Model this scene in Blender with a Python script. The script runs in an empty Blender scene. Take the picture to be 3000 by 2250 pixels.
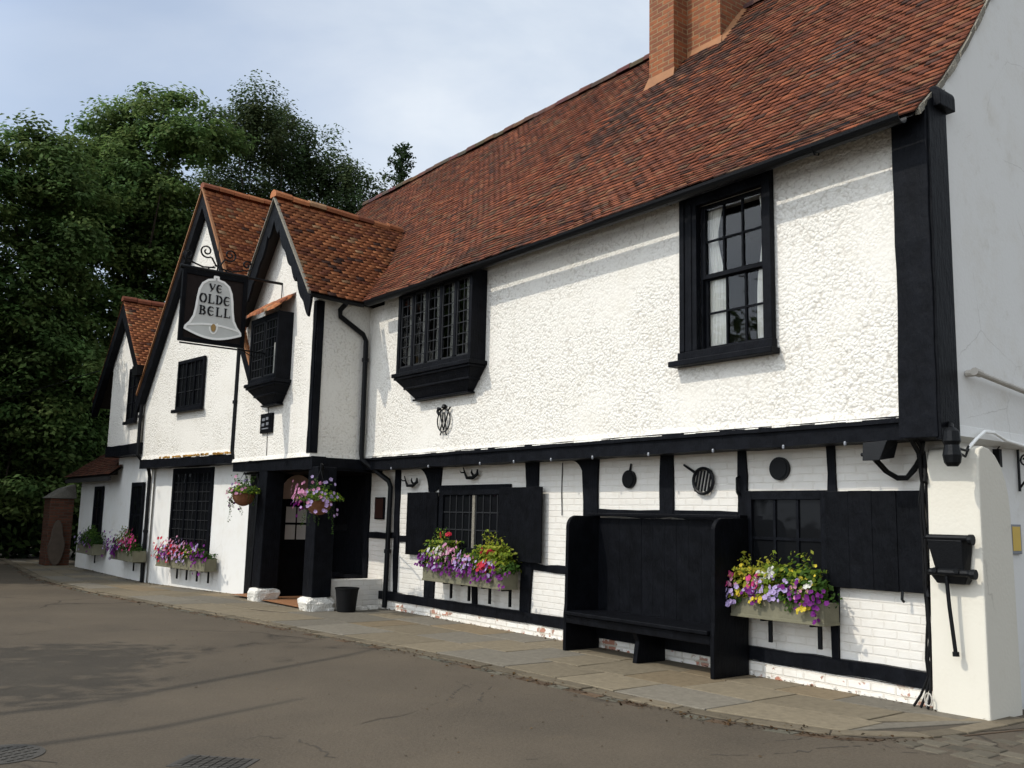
import bpy, math, random
import numpy as np
from mathutils import Vector, Matrix

random.seed(7)
RNG = np.random.default_rng(11)
SC = bpy.context.scene
COL = SC.collection
R = math.radians

# ------------------------------------------------------------------ camera
HEAD, PITCH, ROLL = R(37.5), R(8.2), R(1.3)
fw = Vector((-math.cos(HEAD)*math.cos(PITCH), math.sin(HEAD)*math.cos(PITCH), math.sin(PITCH)))
r0 = fw.cross(Vector((0, 0, 1))).normalized()
u0 = r0.cross(fw)
rt = r0*math.cos(ROLL) + u0*math.sin(ROLL)
up = rt.cross(fw)
cam_d = bpy.data.cameras.new('camera')
cam = bpy.data.objects.new('camera', cam_d)
COL.objects.link(cam)
M = Matrix.Identity(4)
for i in range(3):
    M[i][0], M[i][1], M[i][2] = rt[i], up[i], -fw[i]
M[0][3], M[1][3], M[2][3] = 0.0, -7.7, 1.58
cam.matrix_world = M
cam_d.sensor_width = 36.0
cam_d.lens = 36.0*2712/3000
cam_d.clip_start, cam_d.clip_end = 0.05, 3000
SC.camera = cam

# ------------------------------------------------------------------ world, sun
SUN_EL, SUN_AZ = R(47), R(19)          # azimuth: left of the facade's outward normal
sdir = Vector((-math.sin(SUN_AZ)*math.cos(SUN_EL), -math.cos(SUN_AZ)*math.cos(SUN_EL), math.sin(SUN_EL)))
w = bpy.data.worlds.new("World"); SC.world = w
w.use_nodes = True
nt = w.node_tree; nt.nodes.clear()
def N(t, kind, **kw):
    n = t.nodes.new(kind)
    for k, v in kw.items():
        if k == 'inp':
            for kk, vv in v.items(): n.inputs[kk].default_value = vv
        else: setattr(n, k, v)
    return n
out = N(nt, 'ShaderNodeOutputWorld')
bg = N(nt, 'ShaderNodeBackground', inp={'Strength': 0.15})
sky = N(nt, 'ShaderNodeTexSky', sky_type='NISHITA', sun_disc=False, sun_elevation=SUN_EL,
        sun_rotation=math.atan2(sdir.x, sdir.y), air_density=1.0, dust_density=1.5, ozone_density=1.0)
tc = N(nt, 'ShaderNodeTexCoord')
mp = N(nt, 'ShaderNodeMapping', inp={'Scale': (1.0, 1.0, 2.6), 'Location': (3.1, 0.6, 0.2)})
no = N(nt, 'ShaderNodeTexNoise', inp={'Scale': 1.7, 'Detail': 7.0, 'Roughness': 0.55, 'Distortion': 0.5})
rp = N(nt, 'ShaderNodeValToRGB')
rp.color_ramp.elements[0].position = 0.28; rp.color_ramp.elements[0].color = (0.62, 0.62, 0.62, 1)
rp.color_ramp.elements[1].position = 0.52; rp.color_ramp.elements[1].color = (1, 1, 1, 1)
sep = N(nt, 'ShaderNodeSeparateXYZ')
# thin cloud sheet is open (bluer) towards the left end of the street (-X, low Y)
dotm = N(nt, 'ShaderNodeVectorMath', operation='DOT_PRODUCT')
dotm.inputs[1].default_value = (-math.cos(R(4))*0.93, math.sin(R(4))*0.93, 0.36)
mr = N(nt, 'ShaderNodeMapRange', inp={'From Min': 0.90, 'From Max': 0.99, 'To Min': 1.0, 'To Max': 0.45})
mul = N(nt, 'ShaderNodeMath', operation='MULTIPLY')
cl = N(nt, 'ShaderNodeTexNoise', inp={'Scale': 2.6, 'Detail': 5.0, 'Roughness': 0.5})
clr = N(nt, 'ShaderNodeMixRGB', inp={'Color1': (3.7, 4.15, 4.75, 1), 'Color2': (4.9, 5.2, 5.5, 1)})
mix = N(nt, 'ShaderNodeMixRGB')
L = nt.links.new
L(tc.outputs['Generated'], mp.inputs['Vector']); L(mp.outputs['Vector'], no.inputs['Vector'])
L(mp.outputs['Vector'], cl.inputs['Vector'])
L(no.outputs['Fac'], rp.inputs['Fac'])
L(tc.outputs['Generated'], dotm.inputs[0]); L(dotm.outputs['Value'], mr.inputs['Value'])
L(rp.outputs['Color'], mul.inputs[0]); L(mr.outputs['Result'], mul.inputs[1])
clramp = N(nt, 'ShaderNodeMapRange', inp={'From Min': 0.35, 'From Max': 0.65})
L(cl.outputs['Fac'], clramp.inputs['Value']); L(clramp.outputs['Result'], clr.inputs['Fac'])
L(mul.outputs['Value'], mix.inputs['Fac']); L(sky.outputs['Color'], mix.inputs['Color1']); L(clr.outputs['Color'], mix.inputs['Color2'])
# the thin cloud glows around the sun (forward scattering), so the sky opposite the front is the brightest
gd = N(nt, 'ShaderNodeVectorMath', operation='DOT_PRODUCT'); gd.inputs[1].default_value = tuple(Vector((-0.30, -0.90, 0.32)).normalized())
gm_ = N(nt, 'ShaderNodeMapRange', interpolation_type='SMOOTHSTEP', inp={'From Min': 0.22, 'From Max': 0.95, 'To Min': 1.0, 'To Max': 3.4})
gx = N(nt, 'ShaderNodeVectorMath', operation='SCALE')
L(tc.outputs['Generated'], gd.inputs[0]); L(gd.outputs['Value'], gm_.inputs['Value']); L(gm_.outputs['Result'], gx.inputs['Scale'])
L(mix.outputs['Color'], gx.inputs[0])
# and the cloud is whiter over the far side of the street
hd_ = N(nt, 'ShaderNodeVectorMath', operation='DOT_PRODUCT'); hd_.inputs[1].default_value = tuple(Vector((-0.60, 0.75, 0.35)).normalized())
hm_ = N(nt, 'ShaderNodeMapRange', interpolation_type='SMOOTHSTEP', inp={'From Min': 0.55, 'From Max': 1.0, 'To Min': 1.0, 'To Max': 1.25})
hx = N(nt, 'ShaderNodeVectorMath', operation='SCALE')
L(tc.outputs['Generated'], hd_.inputs[0]); L(hd_.outputs['Value'], hm_.inputs['Value']); L(hm_.outputs['Result'], hx.inputs['Scale'])
L(gx.outputs['Vector'], hx.inputs[0]); L(hx.outputs['Vector'], bg.inputs['Color']); L(bg.outputs['Background'], out.inputs['Surface'])

sun_d = bpy.data.lights.new('sun', 'SUN'); sun_d.energy = 2.6; sun_d.angle = R(0.55); sun_d.color = (1.0, 0.94, 0.83)
sun = bpy.data.objects.new('sun', sun_d); COL.objects.link(sun)
sun.rotation_euler = sdir.to_track_quat('Z', 'Y').to_euler()
SC.view_settings.view_transform = 'Standard'; SC.view_settings.look = 'None'
SC.view_settings.exposure = 0.0; SC.view_settings.gamma = 1.0

# ------------------------------------------------------------------ materials
def new_mat(name):
    m = bpy.data.materials.new(name); m.use_nodes = True
    t = m.node_tree; b = t.nodes['Principled BSDF']
    return m, t, b
def coords(t, kind='Object', scale=(1, 1, 1)):
    c = N(t, 'ShaderNodeTexCoord'); p = N(t, 'ShaderNodeMapping', inp={'Scale': scale})
    t.links.new(c.outputs[kind], p.inputs['Vector']); return p.outputs['Vector']
def noise(t, vec, scale, detail=4, rough=0.55, dist=0.0):
    n = N(t, 'ShaderNodeTexNoise', inp={'Scale': scale, 'Detail': detail, 'Roughness': rough, 'Distortion': dist})
    t.links.new(vec, n.inputs['Vector']); return n.outputs['Fac']
def ramp(t, fac, stops):
    r = N(t, 'ShaderNodeValToRGB'); e = r.color_ramp.elements
    while len(e) < len(stops): e.new(0.5)
    for i, (p, c) in enumerate(stops):
        e[i].position = p; e[i].color = (c, c, c, 1) if not isinstance(c, tuple) else (*c, 1)
    t.links.new(fac, r.inputs['Fac']); return r.outputs['Color']
def mixc(t, fac, a, b, mode='MIX'):
    n = N(t, 'ShaderNodeMixRGB', blend_type=mode)
    for s, v in (('Fac', fac), ('Color1', a), ('Color2', b)):
        if isinstance(v, (int, float)): n.inputs[s].default_value = v
        elif isinstance(v, tuple): n.inputs[s].default_value = (*v, 1)
        else: t.links.new(v, n.inputs[s])
    return n.outputs['Color']
def math_(t, op, a, b=0.0):
    n = N(t, 'ShaderNodeMath', operation=op)
    for i, v in enumerate((a, b)):
        if isinstance(v, (int, float)): n.inputs[i].default_value = v
        else: t.links.new(v, n.inputs[i])
    return n.outputs['Value']
def bump(t, b, h, dist, strength=1.0):
    n = N(t, 'ShaderNodeBump', inp={'Strength': strength, 'Distance': dist})
    t.links.new(h, n.inputs['Height']); t.links.new(n.outputs['Normal'], b.inputs['Normal'])

def mat_plain(name, col, rough=0.6, var=0.25, scale=9, bumpd=0.0, metal=0.0, spec=0.5):
    m, t, b = new_mat(name); v = coords(t)
    f = noise(t, v, scale, 5)
    c = mixc(t, f, tuple(x*(1-var) for x in col), tuple(min(1, x*(1+var)) for x in col))
    t.links.new(c, b.inputs['Base Color'])
    b.inputs['Roughness'].default_value = rough; b.inputs['Metallic'].default_value = metal
    b.inputs['Specular IOR Level'].default_value = spec
    if bumpd: bump(t, b, noise(t, v, scale*4, 4), bumpd)
    return m
def mat_render(name, lump=1.0, tint=(0.735, 0.705, 0.645), pit=0.8):
    """roughcast render under white paint: lumps in places trowelled smooth, faint dirt"""
    m, t, b = new_mat(name); v = coords(t)
    vo = N(t, 'ShaderNodeTexVoronoi', feature='SMOOTH_F1', inp={'Scale': 33.0, 'Smoothness': 0.3, 'Randomness': 1.0})
    wv = N(t, 'ShaderNodeMixRGB', inp={'Fac': 0.06}); nz = N(t, 'ShaderNodeTexNoise', inp={'Scale': 9.0, 'Detail': 3.0})
    t.links.new(v, nz.inputs['Vector']); t.links.new(v, wv.inputs['Color1']); t.links.new(nz.outputs['Color'], wv.inputs['Color2'])
    t.links.new(wv.outputs['Color'], vo.inputs['Vector'])
    mask = ramp(t, noise(t, v, 0.75, 3, 0.6), [(0.38, 0.22), (0.56, 1.0)])
    fine = noise(t, v, 55, 5, 0.65)
    med = noise(t, v, 30, 4, 0.65)
    h = math_(t, 'ADD', math_(t, 'MULTIPLY', vo.outputs['Distance'], -1.2), math_(t, 'MULTIPLY', med, 0.9))
    h = math_(t, 'ADD', math_(t, 'MULTIPLY', h, mask), math_(t, 'MULTIPLY', fine, 0.22))
    big = noise(t, v, 1.3, 3)
    h = math_(t, 'ADD', h, math_(t, 'MULTIPLY', big, 1.0))
    bump(t, b, h, 0.0098*lump)
    pits = ramp(t, vo.outputs['Distance'], [(0.55, 0.0), (0.85, 1.0)])
    dirt = ramp(t, noise(t, v, 2.2, 6, 0.7), [(0.50, 0.0), (0.80, 0.40)])
    c = mixc(t, math_(t, 'MULTIPLY', math_(t, 'MULTIPLY', pits, mask), pit), tint, (0.50, 0.46, 0.40))
    c = mixc(t, dirt, c, (0.60, 0.55, 0.46))
    run = noise(t, coords(t, 'Object', (5.0, 5.0, 0.45)), 1.6, 6, 0.7)     # rain runs and grime
    c = mixc(t, ramp(t, run, [(0.54, 0.0), (0.78, 0.27 if pit > 0.1 else 0.07)]), c, (0.50, 0.46, 0.385))
    if pit < 0.1:      # damp marks, scuffs and hairline cracks on the plain painted masonry
        c = mixc(t, ramp(t, noise(t, v, 3.2, 8, 0.75), [(0.57, 0.0), (0.72, 0.30)]), c, (0.46, 0.41, 0.32))
        ve = N(t, 'ShaderNodeTexVoronoi', feature='DISTANCE_TO_EDGE', inp={'Scale': 0.8}); t.links.new(wv.outputs['Color'], ve.inputs['Vector'])
        c = mixc(t, math_(t, 'MULTIPLY', ramp(t, ve.outputs['Distance'], [(0.0, 1.0), (0.004, 0.0)]), ramp(t, noise(t, v, 1.1, 3), [(0.5, 0.0), (0.6, 0.35)])), c, (0.25, 0.22, 0.18))
    t.links.new(c, b.inputs['Base Color']); b.inputs['Roughness'].default_value = 0.8
    b.inputs['Specular IOR Level'].default_value = 0.2
    return m
def mat_brick(name, c1, c2, mortar, msize=0.012, bumpd=0.006, painted=False, flake=0.0, offset=0.5, fade=0.0):
    m, t, b = new_mat(name); v = coords(t, 'UV')
    nz = N(t, 'ShaderNodeTexNoise', inp={'Scale': 3.0, 'Detail': 3.0}); t.links.new(v, nz.inputs['Vector'])
    wv = N(t, 'ShaderNodeMixRGB', inp={'Fac': 0.018}); t.links.new(v, wv.inputs['Color1']); t.links.new(nz.outputs['Color'], wv.inputs['Color2'])
    br = N(t, 'ShaderNodeTexBrick', offset=offset, inp={'Scale': 1.0, 'Brick Width': 0.225, 'Row Height': 0.075, 'Mortar Size': msize, 'Mortar Smooth': 0.35, 'Bias': -0.1})
    br.inputs['Color1'].default_value = (*c1, 1); br.inputs['Color2'].default_value = (*c2, 1); br.inputs['Mortar'].default_value = (*mortar, 1)
    t.links.new(wv.outputs['Color'], br.inputs['Vector'])
    col = br.outputs['Color']
    n1 = noise(t, v, 6.0, 6, 0.65)
    n2 = noise(t, v, 40, 4)
    if painted:
        d = ramp(t, n1, [(0.47, 0.0), (0.85, 0.5)])
        col = mixc(t, d, col, (0.56, 0.50, 0.42))
        if flake > 0:
            fm = ramp(t, noise(t, v, 4.2, 6, 0.6), [(0.555, 0.0), (0.575, 1.0)])
            raw = N(t, 'ShaderNodeTexBrick', inp={'Scale': 1.0, 'Brick Width': 0.225, 'Row Height': 0.075, 'Mortar Size': 0.012})
            raw.inputs['Color1'].default_value = (0.42, 0.13, 0.06, 1); raw.inputs['Color2'].default_value = (0.30, 0.17, 0.12, 1); raw.inputs['Mortar'].default_value = (0.5, 0.43, 0.34, 1)
            t.links.new(wv.outputs['Color'], raw.inputs['Vector'])
            col = mixc(t, math_(t, 'MULTIPLY', fm, flake), col, raw.outputs['Color'])
    else:
        col = mixc(t, math_(t, 'MULTIPLY', ramp(t, n1, [(0.35, 0.0), (0.7, 1.0)]), 0.55), col, mixc(t, 0.5, c2, (0.06, 0.04, 0.03)))
        col = mixc(t, math_(t, 'MULTIPLY', n2, 0.14), col, mortar)
    t.links.new(col, b.inputs['Base Color']); b.inputs['Roughness'].default_value = 0.85
    b.inputs['Specular IOR Level'].default_value = 0.25
    h = math_(t, 'SUBTRACT', math_(t, 'MULTIPLY', n2, 0.5), math_(t, 'MULTIPLY', br.outputs['Fac'], 1.0))
    h = math_(t, 'ADD', h, math_(t, 'MULTIPLY', n1, 1.0))
    bump(t, b, h, bumpd)
    return m
def mat_timber(name, col=(0.0050, 0.0056, 0.0076), rough=0.5):
    m, t, b = new_mat(name); v = coords(t); vs = coords(t, 'Object', (14, 14, 2.2))
    g = noise(t, vs, 3.0, 6, 0.65); f = noise(t, v, 7, 5)
    c = mixc(t, ramp(t, f, [(0.3, 0.0), (0.75, 1.0)]), tuple(x*0.65 for x in col), tuple(x*1.5 for x in col))
    worn = ramp(t, noise(t, v, 19, 6, 0.7), [(0.68, 0.0), (0.80, 0.5)])
    c = mixc(t, worn, c, (0.030, 0.029, 0.031))
    t.links.new(c, b.inputs['Base Color']); b.inputs['Roughness'].default_value = rough
    b.inputs['Specular IOR Level'].default_value = 0.07
    bump(t, b, math_(t, 'ADD', g, math_(t, 'MULTIPLY', f, 1.2)), 0.008)
    return m
def mat_attr(name, rough=0.8, bscale=30, bd=0.004, translucent=0.0, spec=0.3, mult=1.0, spots=0.0):
    """base colour comes from the per-piece colour the builder gave each tile, slab, leaf or petal"""
    m, t, b = new_mat(name); a = N(t, 'ShaderNodeAttribute', attribute_name='Col')
    v = coords(t); f = noise(t, v, bscale, 5, 0.65)
    c = mixc(t, 0.55, a.outputs['Color'], ramp(t, f, [(0.25, 0.35), (0.75, 1.0)]), 'MULTIPLY')
    if spots:
        s = ramp(t, noise(t, v, 1.1, 6, 0.7), [(0.52, 0.0), (0.66, spots)])
        c = mixc(t, s, c, (0.028, 0.022, 0.016))
        s2 = ramp(t, noise(t, v, 5.0, 6, 0.75), [(0.64, 0.0), (0.72, spots*0.7)])
        c = mixc(t, s2, c, (0.115, 0.09, 0.05))
    t.links.new(c, b.inputs['Base Color']); b.inputs['Roughness'].default_value = rough
    b.inputs['Specular IOR Level'].default_value = spec
    if bd: bump(t, b, f, bd)
    if translucent:
        tr = N(t, 'ShaderNodeBsdfTranslucent'); mx = N(t, 'ShaderNodeMixShader', inp={'Fac': translucent})
        t.links.new(c, tr.inputs['Color']); t.links.new(b.outputs['BSDF'], mx.inputs[1]); t.links.new(tr.outputs['BSDF'], mx.inputs[2])
        t.links.new(mx.outputs['Shader'], t.nodes['Material Output'].inputs['Surface'])
    return m
def mat_glass_old(name, base=(0.006, 0.0065, 0.0075), rough=0.05):
    m, t, b = new_mat(name); v = coords(t)
    b.inputs['Base Color'].default_value = (*base, 1); b.inputs['Roughness'].default_value = rough
    b.inputs['Specular IOR Level'].default_value = 0.07
    bump(t, b, noise(t, v, 3.0, 2), 0.006, 0.5)
    return m
def mat_glass_clear(name):
    m, t, b = new_mat(name)
    tr = N(t, 'ShaderNodeBsdfTransparent'); gl = N(t, 'ShaderNodeBsdfGlossy', inp={'Roughness': 0.02})
    fr = N(t, 'ShaderNodeFresnel', inp={'IOR': 1.5}); mx = N(t, 'ShaderNodeMixShader')
    t.links.new(fr.outputs['Fac'], mx.inputs['Fac']); t.links.new(tr.outputs['BSDF'], mx.inputs[1]); t.links.new(gl.outputs['BSDF'], mx.inputs[2])
    t.links.new(mx.outputs['Shader'], t.nodes['Material Output'].inputs['Surface'])
    return m
def mat_asphalt(name):
    m, t, b = new_mat(name); v = coords(t)
    n1 = noise(t, v, 0.55, 6, 0.6); n2 = noise(t, v, 48, 5, 0.75); n3 = noise(t, v, 4.0, 6, 0.7)
    c = mixc(t, ramp(t, n1, [(0.32, 0.0), (0.7, 1.0)]), (0.054, 0.043, 0.031), (0.090, 0.071, 0.050))
    c = mixc(t, ramp(t, n3, [(0.58, 0.0), (0.78, 0.55)]), c, (0.095, 0.071, 0.045))
    c = mixc(t, math_(t, 'MULTIPLY', ramp(t, n2, [(0.38, 0.0), (0.70, 1.0)]), 0.85), c, mixc(t, 0.5, c, (0.14, 0.115, 0.085)))
    wn = N(t, 'ShaderNodeTexNoise', inp={'Scale': 1.6, 'Detail': 6.0}); t.links.new(v, wn.inputs['Vector'])
    wv = N(t, 'ShaderNodeMixRGB', inp={'Fac': 0.25}); t.links.new(v, wv.inputs['Color1']); t.links.new(wn.outputs['Color'], wv.inputs['Color2'])
    vo = N(t, 'ShaderNodeTexVoronoi', feature='DISTANCE_TO_EDGE', inp={'Scale': 0.33}); t.links.new(wv.outputs['Color'], vo.inputs['Vector'])
    crack = ramp(t, vo.outputs['Distance'], [(0.0, 1.0), (0.006, 0.0)])
    cm = math_(t, 'MULTIPLY', crack, ramp(t, noise(t, v, 0.7, 4), [(0.46, 0.0), (0.58, 0.9)]))
    c = mixc(t, cm, c, (0.03, 0.024, 0.018))
    t.links.new(c, b.inputs['Base Color']); b.inputs['Roughness'].default_value = 0.86
    b.inputs['Specular IOR Level'].default_value = 0.25
    bump(t, b, math_(t, 'ADD', n2, math_(t, 'SUBTRACT', math_(t, 'MULTIPLY', n3, 1.0), math_(t, 'MULTIPLY', cm, 2.0))), 0.006)
    return m

MT = {}
MT['render'] = mat_render('white_roughcast')
MT['render_smooth'] = mat_render('white_render_smooth', 0.07, (0.75, 0.74, 0.71), 0.05)
MT['render_cream'] = mat_render('cream_render', 0.10, (0.64, 0.605, 0.52), 0.05)
MT['wbrick'] = mat_brick('white_painted_brick', (0.70, 0.67, 0.615), (0.685, 0.655, 0.60), (0.675, 0.64, 0.58), 0.009, 0.0032, True)
MT['plinth'] = mat_brick('white_plinth_brick', (0.79, 0.76, 0.70), (0.75, 0.71, 0.64), (0.70, 0.65, 0.57), 0.009, 0.007, True, 0.9)
MT['brick'] = mat_brick('orange_brick', (0.31, 0.090, 0.030), (0.15, 0.045, 0.023), (0.28, 0.18, 0.09), 0.011, 0.010)
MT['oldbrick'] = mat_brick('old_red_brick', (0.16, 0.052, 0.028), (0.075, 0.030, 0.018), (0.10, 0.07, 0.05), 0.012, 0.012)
MT['timber'] = mat_timber('black_timber')
MT['timber2'] = mat_timber('black_board', (0.0040, 0.0044, 0.0058), 0.45)
MT['iron'] = mat_plain('black_iron', (0.0045, 0.005, 0.006), 0.42, 0.3, 14, 0.002, spec=0.16)
MT['tile'] = mat_attr('clay_tile', 0.82, 26, 0.006, 0, 0.2, spots=0.42)
MT['tile_new'] = mat_attr('clay_tile_bright', 0.82, 26, 0.006, 0, 0.25, spots=0.28)
MT['slab'] = mat_attr('stone_slab', 0.85, 16, 0.006, 0, 0.25)
MT['leaf'] = mat_attr('leaf', 0.6, 3, 0, 0.45, 0.10)
MT['petal'] = mat_attr('petal', 0.6, 60, 0, 0.3, 0.2)
MT['bark'] = mat_plain('bark', (0.055, 0.042, 0.030), 0.9, 0.5, 6, 0.02)
MT['glass_old'] = mat_glass_old('old_window_glass')
MT['glass_grey'] = mat_glass_old('hazy_window_glass', (0.10, 0.105, 0.105), 0.12)
MT['glass'] = mat_glass_clear('clear_glass')
MT['lead'] = mat_plain('lead', (0.022, 0.023, 0.025), 0.5, 0.2, spec=.15)
MT['dark'] = mat_plain('unlit_room_black', (0.012, 0.011, 0.010), 0.9, 0.2)
MT['curtain'] = mat_plain('white_curtain', (0.80, 0.79, 0.73), 0.9, 0.08, 5)
MT['crackdirt'] = mat_plain('crack_dirt', (0.046, 0.037, 0.027), 0.95, 0.4, 9)
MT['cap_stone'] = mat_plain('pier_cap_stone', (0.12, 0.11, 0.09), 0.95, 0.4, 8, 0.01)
MT['dark_stone'] = mat_plain('dark_brown_stone', (0.085, 0.062, 0.045), 0.9, 0.4, 6, 0.01)
MT['mortar'] = mat_plain('grey_mortar', (0.22, 0.20, 0.16), 0.95, 0.5, 25, 0.02)
MT['trough'] = mat_plain('weathered_green_wood', (0.150, 0.140, 0.090), 0.8, 0.35, 7, 0.004)
MT['stone_white'] = mat_plain('painted_stone', (0.74, 0.71, 0.64), 0.85, 0.15, 8, 0.03)
MT['terracotta'] = mat_plain('terracotta_floor', (0.26, 0.115, 0.045), 0.8, 0.35, 6, 0.005)
MT['basket'] = mat_plain('coir_liner', (0.20, 0.082, 0.035), 0.95, 0.4, 30, 0.01)
MT['asphalt'] = mat_asphalt('asphalt')
MT['earth'] = mat_plain('earth', (0.075, 0.062, 0.042), 0.95, 0.4, 3, 0.02)
MT['dirtjoint'] = mat_plain('dirt_joint', (0.060, 0.046, 0.030), 0.95, 0.5, 8, 0.01)
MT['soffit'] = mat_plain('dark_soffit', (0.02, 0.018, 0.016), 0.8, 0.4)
MT['sign_grey'] = mat_plain('sign_grey', (0.58, 0.585, 0.555), 0.55, 0.12, 6)
MT['white_paint'] = mat_plain('white_paint', (0.93, 0.92, 0.88), 0.5, 0.04, 12)
MT['sign_brown'] = mat_plain('sign_brown_board', (0.014, 0.009, 0.008), 0.6, 0.5, 10, spec=.15)
MT['letter'] = mat_plain('sign_black_letter', (0.012, 0.012, 0.014), 0.5, 0.2, spec=.2)
MT['ochre'] = mat_plain('ochre_paint', (0.36, 0.22, 0.07), 0.6, 0.3)
MT['rubber'] = mat_plain('black_rubber', (0.006, 0.006, 0.0065), 0.55, 0.2, spec=0.15)
MT['notice'] = mat_plain('dark_red_notice', (0.035, 0.012, 0.009), 0.4, 0.3)
MT['yellow'] = mat_plain('yellow_notice', (0.62, 0.42, 0.07), 0.5, 0.15)
MT['greymetal'] = mat_plain('grey_metal', (0.22, 0.23, 0.25), 0.45, 0.15, metal=0.3)
MT['whitepipe'] = mat_plain('white_pipe', (0.42, 0.39, 0.34), 0.5, 0.2)
MT['lichen'] = mat_plain('orange_lichen', (0.42, 0.22, 0.04), 0.95, 0.5, 18, 0.01)
MT['cover_iron'] = mat_plain('cast_iron_cover', (0.042, 0.037, 0.030), 0.7, 0.4, 30, 0.006)
MT['plaster_pink'] = mat_plain('porch_plaster', (0.42, 0.31, 0.25), 0.9, 0.15)

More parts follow.
